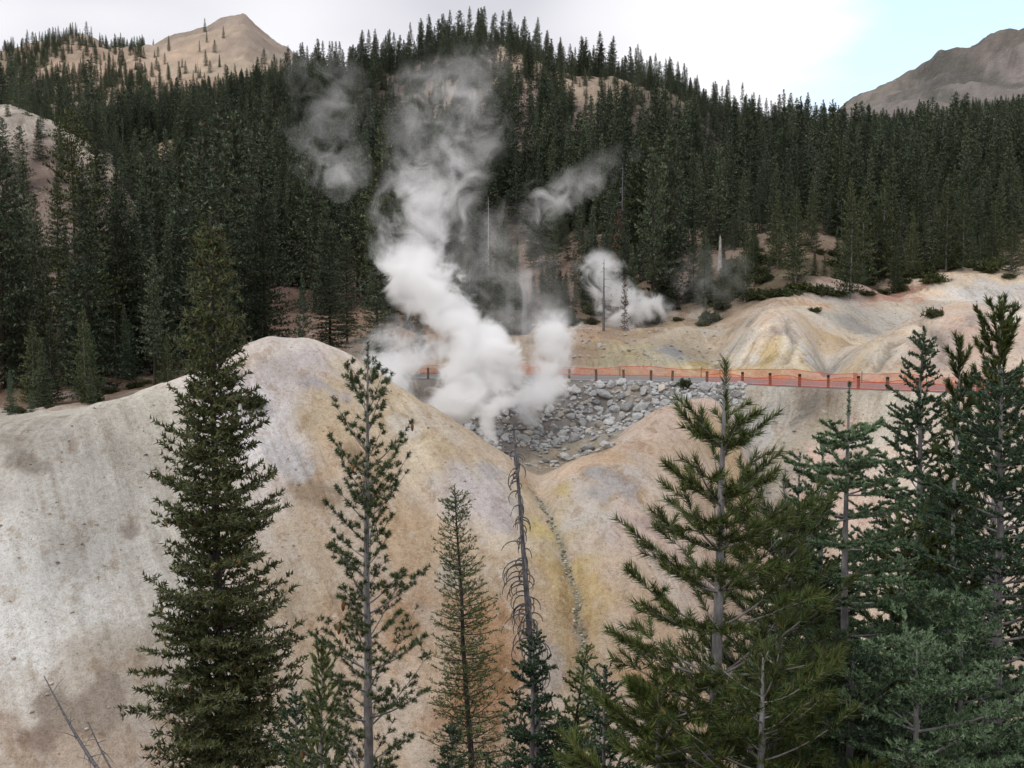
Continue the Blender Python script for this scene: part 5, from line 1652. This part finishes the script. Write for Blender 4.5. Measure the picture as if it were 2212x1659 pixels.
rs2 = RS(4242)
band = lambda u_: [w for lim, w in BANDS if u_ < lim][0]
for k in range(64):
    u = rs2.uniform(960, 1640)
    d = rs2.uniform(116, 134)
    q = Pz(u, d, 0.0)
    if 1260 < u < 1460 and d < 124: continue
    e = empty('shrub', (q[0], d, float(ground_z(q[0], d)) - 0.1))
    s_ = rs2.uniform(0.6, 1.9)
    e.scale = (s_, s_, s_ * rs2.uniform(0.6, 1.3))
    e.rotation_euler = (0, 0, rs2.rand() * 6.28)
    side = 'left' if u < 1260 else 'right'
    tag(e, 'low dark brush at the forest foot %s' % band(u), 'shrub', 'dark brush %s' % band(u))
    b_, c_ = SHR[rs2.randint(3)]
    for n_, m_ in (('stems', b_), ('leaves', c_)):
        o = bpy.data.objects.new(n_, m_)
        o.parent = e
        COL.objects.link(o)
for k in range(60):
    u = rs2.uniform(1560, 2150)
    d = rs2.uniform(128, 150)
    q = Pz(u, d, 0.0)
    e = empty('shrub', (q[0], d, float(ground_z(q[0], d)) - 0.1))
    s_ = rs2.uniform(0.8, 2.2)
    e.scale = (s_, s_, s_ * rs2.uniform(0.6, 1.3))
    e.rotation_euler = (0, 0, rs2.rand() * 6.28)
    tag(e, 'low green brush before the forest %s' % band(u), 'shrub', 'green brush %s' % band(u))
    b_, c_ = SHR[rs2.randint(3)]
    for n_, m_ in (('stems', b_), ('leaves', c_)):
        o = bpy.data.objects.new(n_, m_)
        o.parent = e
        COL.objects.link(o)
for k in range(34):
    u = rs2.uniform(970, 2200)
    d = rs2.uniform(118, 146)
    if u > 1620: d = max(d, 128)
    if 1290 < u < 1450: continue
    q = Pz(u, d, 0.0)
    put('fir_tree', 'small young conifer at the forest foot %s' % band(u), 'tree', ['young0', 'young1', 'near_silver', 'slim0'][rs2.randint(4)], q[0], d, rs2.uniform(2.5, 7.5), rs2.rand() * 6.28, 'small young conifers %s' % band(u), rs2.uniform(1.0, 1.5))

for k in range(20):
    u = rs2.uniform(1570, 2220)
    d = rs2.uniform(124, 146) + (6 if u > 1900 else 0)
    q = Pz(u, d, 0.0)
    put('pine_tree', 'pale open young pine before the forest %s' % band(u), 'tree', ['young0', 'young1'][k % 2], q[0], d, rs2.uniform(6, 13.5), rs2.rand() * 6.28, 'pale young pines %s' % band(u), rs2.uniform(0.8, 1.1))

# ------------------------------------------------------------------ steam
def steam(label, pts_, scale=0.5, amp=1.5, seed=0.0, step=0.35, dmul=1.0, hull=1.28):
    """pts_: (u, v, r_px, d, density, sharpness) from the vent upwards"""
    pts_ = sorted(pts_, key=lambda q: -q[1])
    W = np.array([P(u, v, d) for u, v, r, d, de, sh in pts_])
    Rr = np.array([r * 1.42 / 2170.6 * d for u, v, r, d, de, sh in pts_])
    De = np.array([q[4] for q in pts_]) * dmul
    Sh = np.array([q[5] for q in pts_])
    base = W[0].copy()
    L = W - base
    z0, z1 = L[0, 2] - Rr[0] * 0.6, L[-1, 2] + Rr[-1] * 0.6
    tt = (L[:, 2] - z0) / (z1 - z0)
    tt = np.r_[0.0, tt, 1.0]
    ext = lambda a: np.r_[a[0], a, a[-1]]
    X, Y, Rr2, De2, Sh2 = ext(L[:, 0]), ext(L[:, 1]), ext(Rr), ext(De), ext(Sh)
    Rr2[0] *= 0.35
    Rr2[-1] *= 0.3
    De2[-1] *= 0.2
    m = NT('steam')
    m.n.remove(m.bsdf)
    tc = m.new('ShaderNodeTexCoord')
    sep = m.new('ShaderNodeSeparateXYZ')
    m.link(tc.outputs['Object'], sep.inputs[0])
    z01 = m.math('DIVIDE', m.math('SUBTRACT', sep.outputs[2], float(z0)), float(z1 - z0), clamp=True)
    curves = {}

    def fc(vals):
        lo, hi = float(vals.min()), float(vals.max())
        hi = hi if hi - lo > 1e-4 else lo + 1e-4
        n_ = m.new('ShaderNodeFloatCurve')
        cv = n_.mapping.curves[0]
        cv.points[0].location = (0, (vals[0] - lo) / (hi - lo))
        cv.points[1].location = (1, (vals[-1] - lo) / (hi - lo))
        for a, b in zip(tt[1:-1], vals[1:-1]):
            cv.points.new(float(a), float((b - lo) / (hi - lo)))
        n_.mapping.update()
        m.link(z01, n_.inputs['Value'])
        ev = [lo + (hi - lo) * n_.mapping.evaluate(cv, q) for q in np.linspace(0, 1, 41)]
        return m.math('MULTIPLY_ADD', n_.outputs[0], hi - lo, lo), np.array(ev)
    cx, ex = fc(X)
    cyy, ey = fc(Y)
    cr_, er = fc(Rr2)
    cd, ed = fc(De2)
    cs, es = fc(Sh2)
    dx = m.math('SUBTRACT', sep.outputs[0], cx)
    dy = m.math('SUBTRACT', sep.outputs[1], cyy)
    dist = m.math('SQRT', m.math('ADD', m.math('MULTIPLY', dx, dx), m.math('MULTIPLY', dy, dy)))
    q = m.math('DIVIDE', dist, cr_)
    vec = m.new('ShaderNodeVectorMath', operation='ADD')
    vec.inputs[1].default_value = (seed * 7.1, seed * 3.3, seed * 5.7)
    m.link(tc.outputs['Object'], vec.inputs[0])
    nz_ = m.new('ShaderNodeTexNoise')
    nz_.inputs['Scale'].default_value = scale
    nz_.inputs['Detail'].default_value = 6.0
    nz_.inputs['Roughness'].default_value = 0.64
    nz_.inputs['Distortion'].default_value = 1.1
    m.link(vec.outputs[0], nz_.inputs['Vector'])
    val = m.math('ADD', m.math('SUBTRACT', 0.70, q), m.math('MULTIPLY', m.math('SUBTRACT', nz_.outputs['Fac'], 0.5), amp))
    val = m.math('MULTIPLY', val, cs, clamp=True)
    win = m.math('MULTIPLY', m.math('SUBTRACT', 1.15, q), 1.5, clamp=True)
    wis = m.math('MULTIPLY', win, m.math('MULTIPLY', m.math('SUBTRACT', nz_.outputs['Fac'], 0.50), 7.0, clamp=True))
    wsel = m.math('SUBTRACT', 2.0, cs, clamp=True)          # low sharpness: torn wisps instead of billows
    val = m.math('ADD', m.math('MULTIPLY', val, m.math('SUBTRACT', 1.0, wsel)), m.math('MULTIPLY', wis, wsel))
    rim = m.new('ShaderNodeMapRange')
    rim.interpolation_type = 'SMOOTHSTEP'
    rim.inputs['From Min'].default_value = hull * 0.98
    rim.inputs['From Max'].default_value = hull * 0.72
    m.link(q, rim.inputs['Value'])
    ends = m.new('ShaderNodeMapRange')
    ends.interpolation_type = 'SMOOTHSTEP'
    ends.inputs['From Min'].default_value = 1.0
    ends.inputs['From Max'].default_value = 0.90
    m.link(z01, ends.inputs['Value'])
    den = m.math('MULTIPLY', m.math('MULTIPLY', val, cd), m.math('MULTIPLY', rim.outputs[0], ends.outputs[0]))
    pv = m.new('ShaderNodeVolumePrincipled')
    pv.inputs['Color'].default_value = (1.0, 1.0, 1.0, 1)
    pv.inputs['Anisotropy'].default_value = 0.1
    m.link(den, pv.inputs['Density'])
    m.link(pv.outputs[0], m.out.inputs['Volume'])
    # wrapping surface of the plume
    ns = 20
    ang = np.arange(ns) * 2 * math.pi / ns
    V = []
    for k in range(41):
        zc = z0 + (z1 - z0) * k / 40
        V.append(np.stack([ex[k] + er[k] * hull * np.cos(ang), ey[k] + er[k] * hull * np.sin(ang), np.full(ns, zc)], -1))
    V = np.concatenate(V + [np.array([[ex[0], ey[0], z0], [ex[40], ey[40], z1]])])
    i = np.arange(40)[:, None] * ns + np.arange(ns)[None, :]
    j = np.arange(40)[:, None] * ns + (np.arange(ns)[None, :] + 1) % ns
    quads = np.stack([i, j, j + ns, i + ns], -1).reshape(-1, 4)
    tri = np.concatenate([quads[:, [0, 1, 2]], quads[:, [0, 2, 3]],
                          np.stack([(np.arange(ns) + 1) % ns, np.arange(ns), np.full(ns, 41 * ns)], -1),
                          np.stack([np.arange(ns) + 40 * ns, (np.arange(ns) + 1) % ns + 40 * ns, np.full(ns, 41 * ns + 1)], -1)])
    o = add_obj('steam_plume', mesh_from('steam_plume', V, tri, True), m.m, None, tuple(base))
    diag = np.linalg.norm(V.max(0) - V.min(0))
    m.m.cycles.volume_step_rate = float(step / (diag / 10.0))
    m.m.cycles.homogeneous_volume = False
    tag(o, label, 'steam')
    return o


steam('tall main steam column billowing up from the ravine and drifting leftward', [
    (965, 920, 28, 72, 2.8, 2.8), (982, 892, 60, 72, 2.8, 2.8), (1012, 850, 74, 72.5, 2.6, 2.6), (1040, 800, 84, 73, 2.4, 2.6), (1036, 748, 76, 73, 2.2, 2.6), (985, 696, 74, 73.5, 2.0, 2.5), (945, 648, 70, 74, 1.8, 2.4),
    (910, 604, 70, 74, 1.7, 2.3), (900, 560, 80, 75, 1.3, 2.0), (905, 505, 76, 76, 0.66, 1.5), (922, 445, 82, 77, 0.58, 1.35), (942, 385, 82, 78, 0.42, 1.25), (968, 300, 96, 79, 0.19, 1.1), (965, 210, 88, 80, 0.18, 1.0), (990, 135, 80, 80, 0.12, 1.0), (1005, 95, 54, 80, 0.05, 1.0)],
    scale=0.42, amp=2.5, seed=1.0, step=0.36)
steam('small curling steam jet rising from a vent at the ravine bottom', [
    (1070, 968, 8, 69, 3.2, 3.0), (1060, 940, 16, 69, 3.0, 3.0), (1050, 912, 25, 69.5, 2.4, 2.6), (1066, 885, 38, 70, 1.9, 2.2), (1092, 862, 50, 70.5, 1.4, 1.7), (1115, 846, 44, 71, 0.8, 1.3)],
    scale=0.95, amp=2.1, seed=2.0, step=0.2)
steam('steam column rising in front of the guard posts right of the main column', [
    (1150, 893, 36, 79, 1.3, 1.9), (1165, 855, 50, 79, 1.6, 2.1), (1182, 805, 46, 79.5, 1.2, 1.9), (1197, 755, 46, 80, 1.3, 2.0), (1194, 712, 50, 80, 1.4, 2.1), (1190, 688, 42, 80, 0.8, 1.7)],
    scale=0.62, amp=2.3, seed=3.0, step=0.28)
steam('grey-white steam behind the right shoulder of the pale hill', [
    (835, 850, 50, 82, 1.5, 2.0), (835, 805, 60, 83, 1.5, 2.0), (868, 772, 92, 84, 0.95, 1.3), (890, 745, 92, 85, 0.80, 1.2), (868, 718, 56, 85, 0.5, 1.1)],
    scale=0.50, amp=2.5, seed=4.0, step=0.32)
steam('bright white steam patch beside the dead poles behind the road', [
    (1366, 700, 48, 120, 1.8, 1.8), (1374, 668, 62, 120, 2.0, 1.8), (1350, 637, 54, 120, 1.9, 1.8), (1316, 607, 44, 120, 1.6, 1.75), (1302, 580, 44, 120, 1.4, 1.7), (1296, 556, 32, 120, 0.8, 1.4)],
    scale=0.34, amp=3.0, seed=5.4, step=0.36)
steam('thin steam wisp drifting up before the forest left of the main column', [
    (734, 412, 30, 100, 0.20, 1.0), (722, 374, 60, 100, 0.21, 1.0), (708, 320, 62, 100, 0.14, 1.0), (708, 230, 66, 100, 0.11, 1.0), (702, 150, 60, 100, 0.10, 1.0), (690, 115, 40, 100, 0.05, 1.0)],
    scale=0.34, amp=2.6, seed=6.0, step=0.55)
steam('small steam wisp hanging before the forest right of the main column', [
    (1180, 466, 36, 105, 0.18, 1.0), (1200, 436, 56, 105, 0.28, 1.0), (1222, 404, 62, 105, 0.24, 1.0), (1270, 370, 50, 105, 0.09, 1.0), (1330, 335, 42, 105, 0.07, 1.0)],
    scale=0.36, amp=2.6, seed=7.0, step=0.5)
steam('faint steam veil beside the pale young pine right of the white patch', [
    (1530, 680, 40, 112, 0.05, 1.0), (1535, 640, 46, 112, 0.06, 1.0), (1525, 600, 66, 112, 0.08, 1.0), (1545, 560, 58, 112, 0.07, 1.0), (1540, 535, 36, 112, 0.04, 1.0)],
    scale=0.36, amp=2.6, seed=8.0, step=0.55)
steam('faint drifting steam veil between the main column and the stump', [
    (1120, 745, 80, 95, 0.10, 1.0), (1130, 670, 105, 95, 0.13, 1.0), (1090, 590, 100, 96, 0.12, 1.0), (1075, 500, 80, 96, 0.10, 1.0), (1085, 450, 50, 96, 0.05, 1.0)],
    scale=0.30, amp=2.6, seed=9.0, step=0.6)
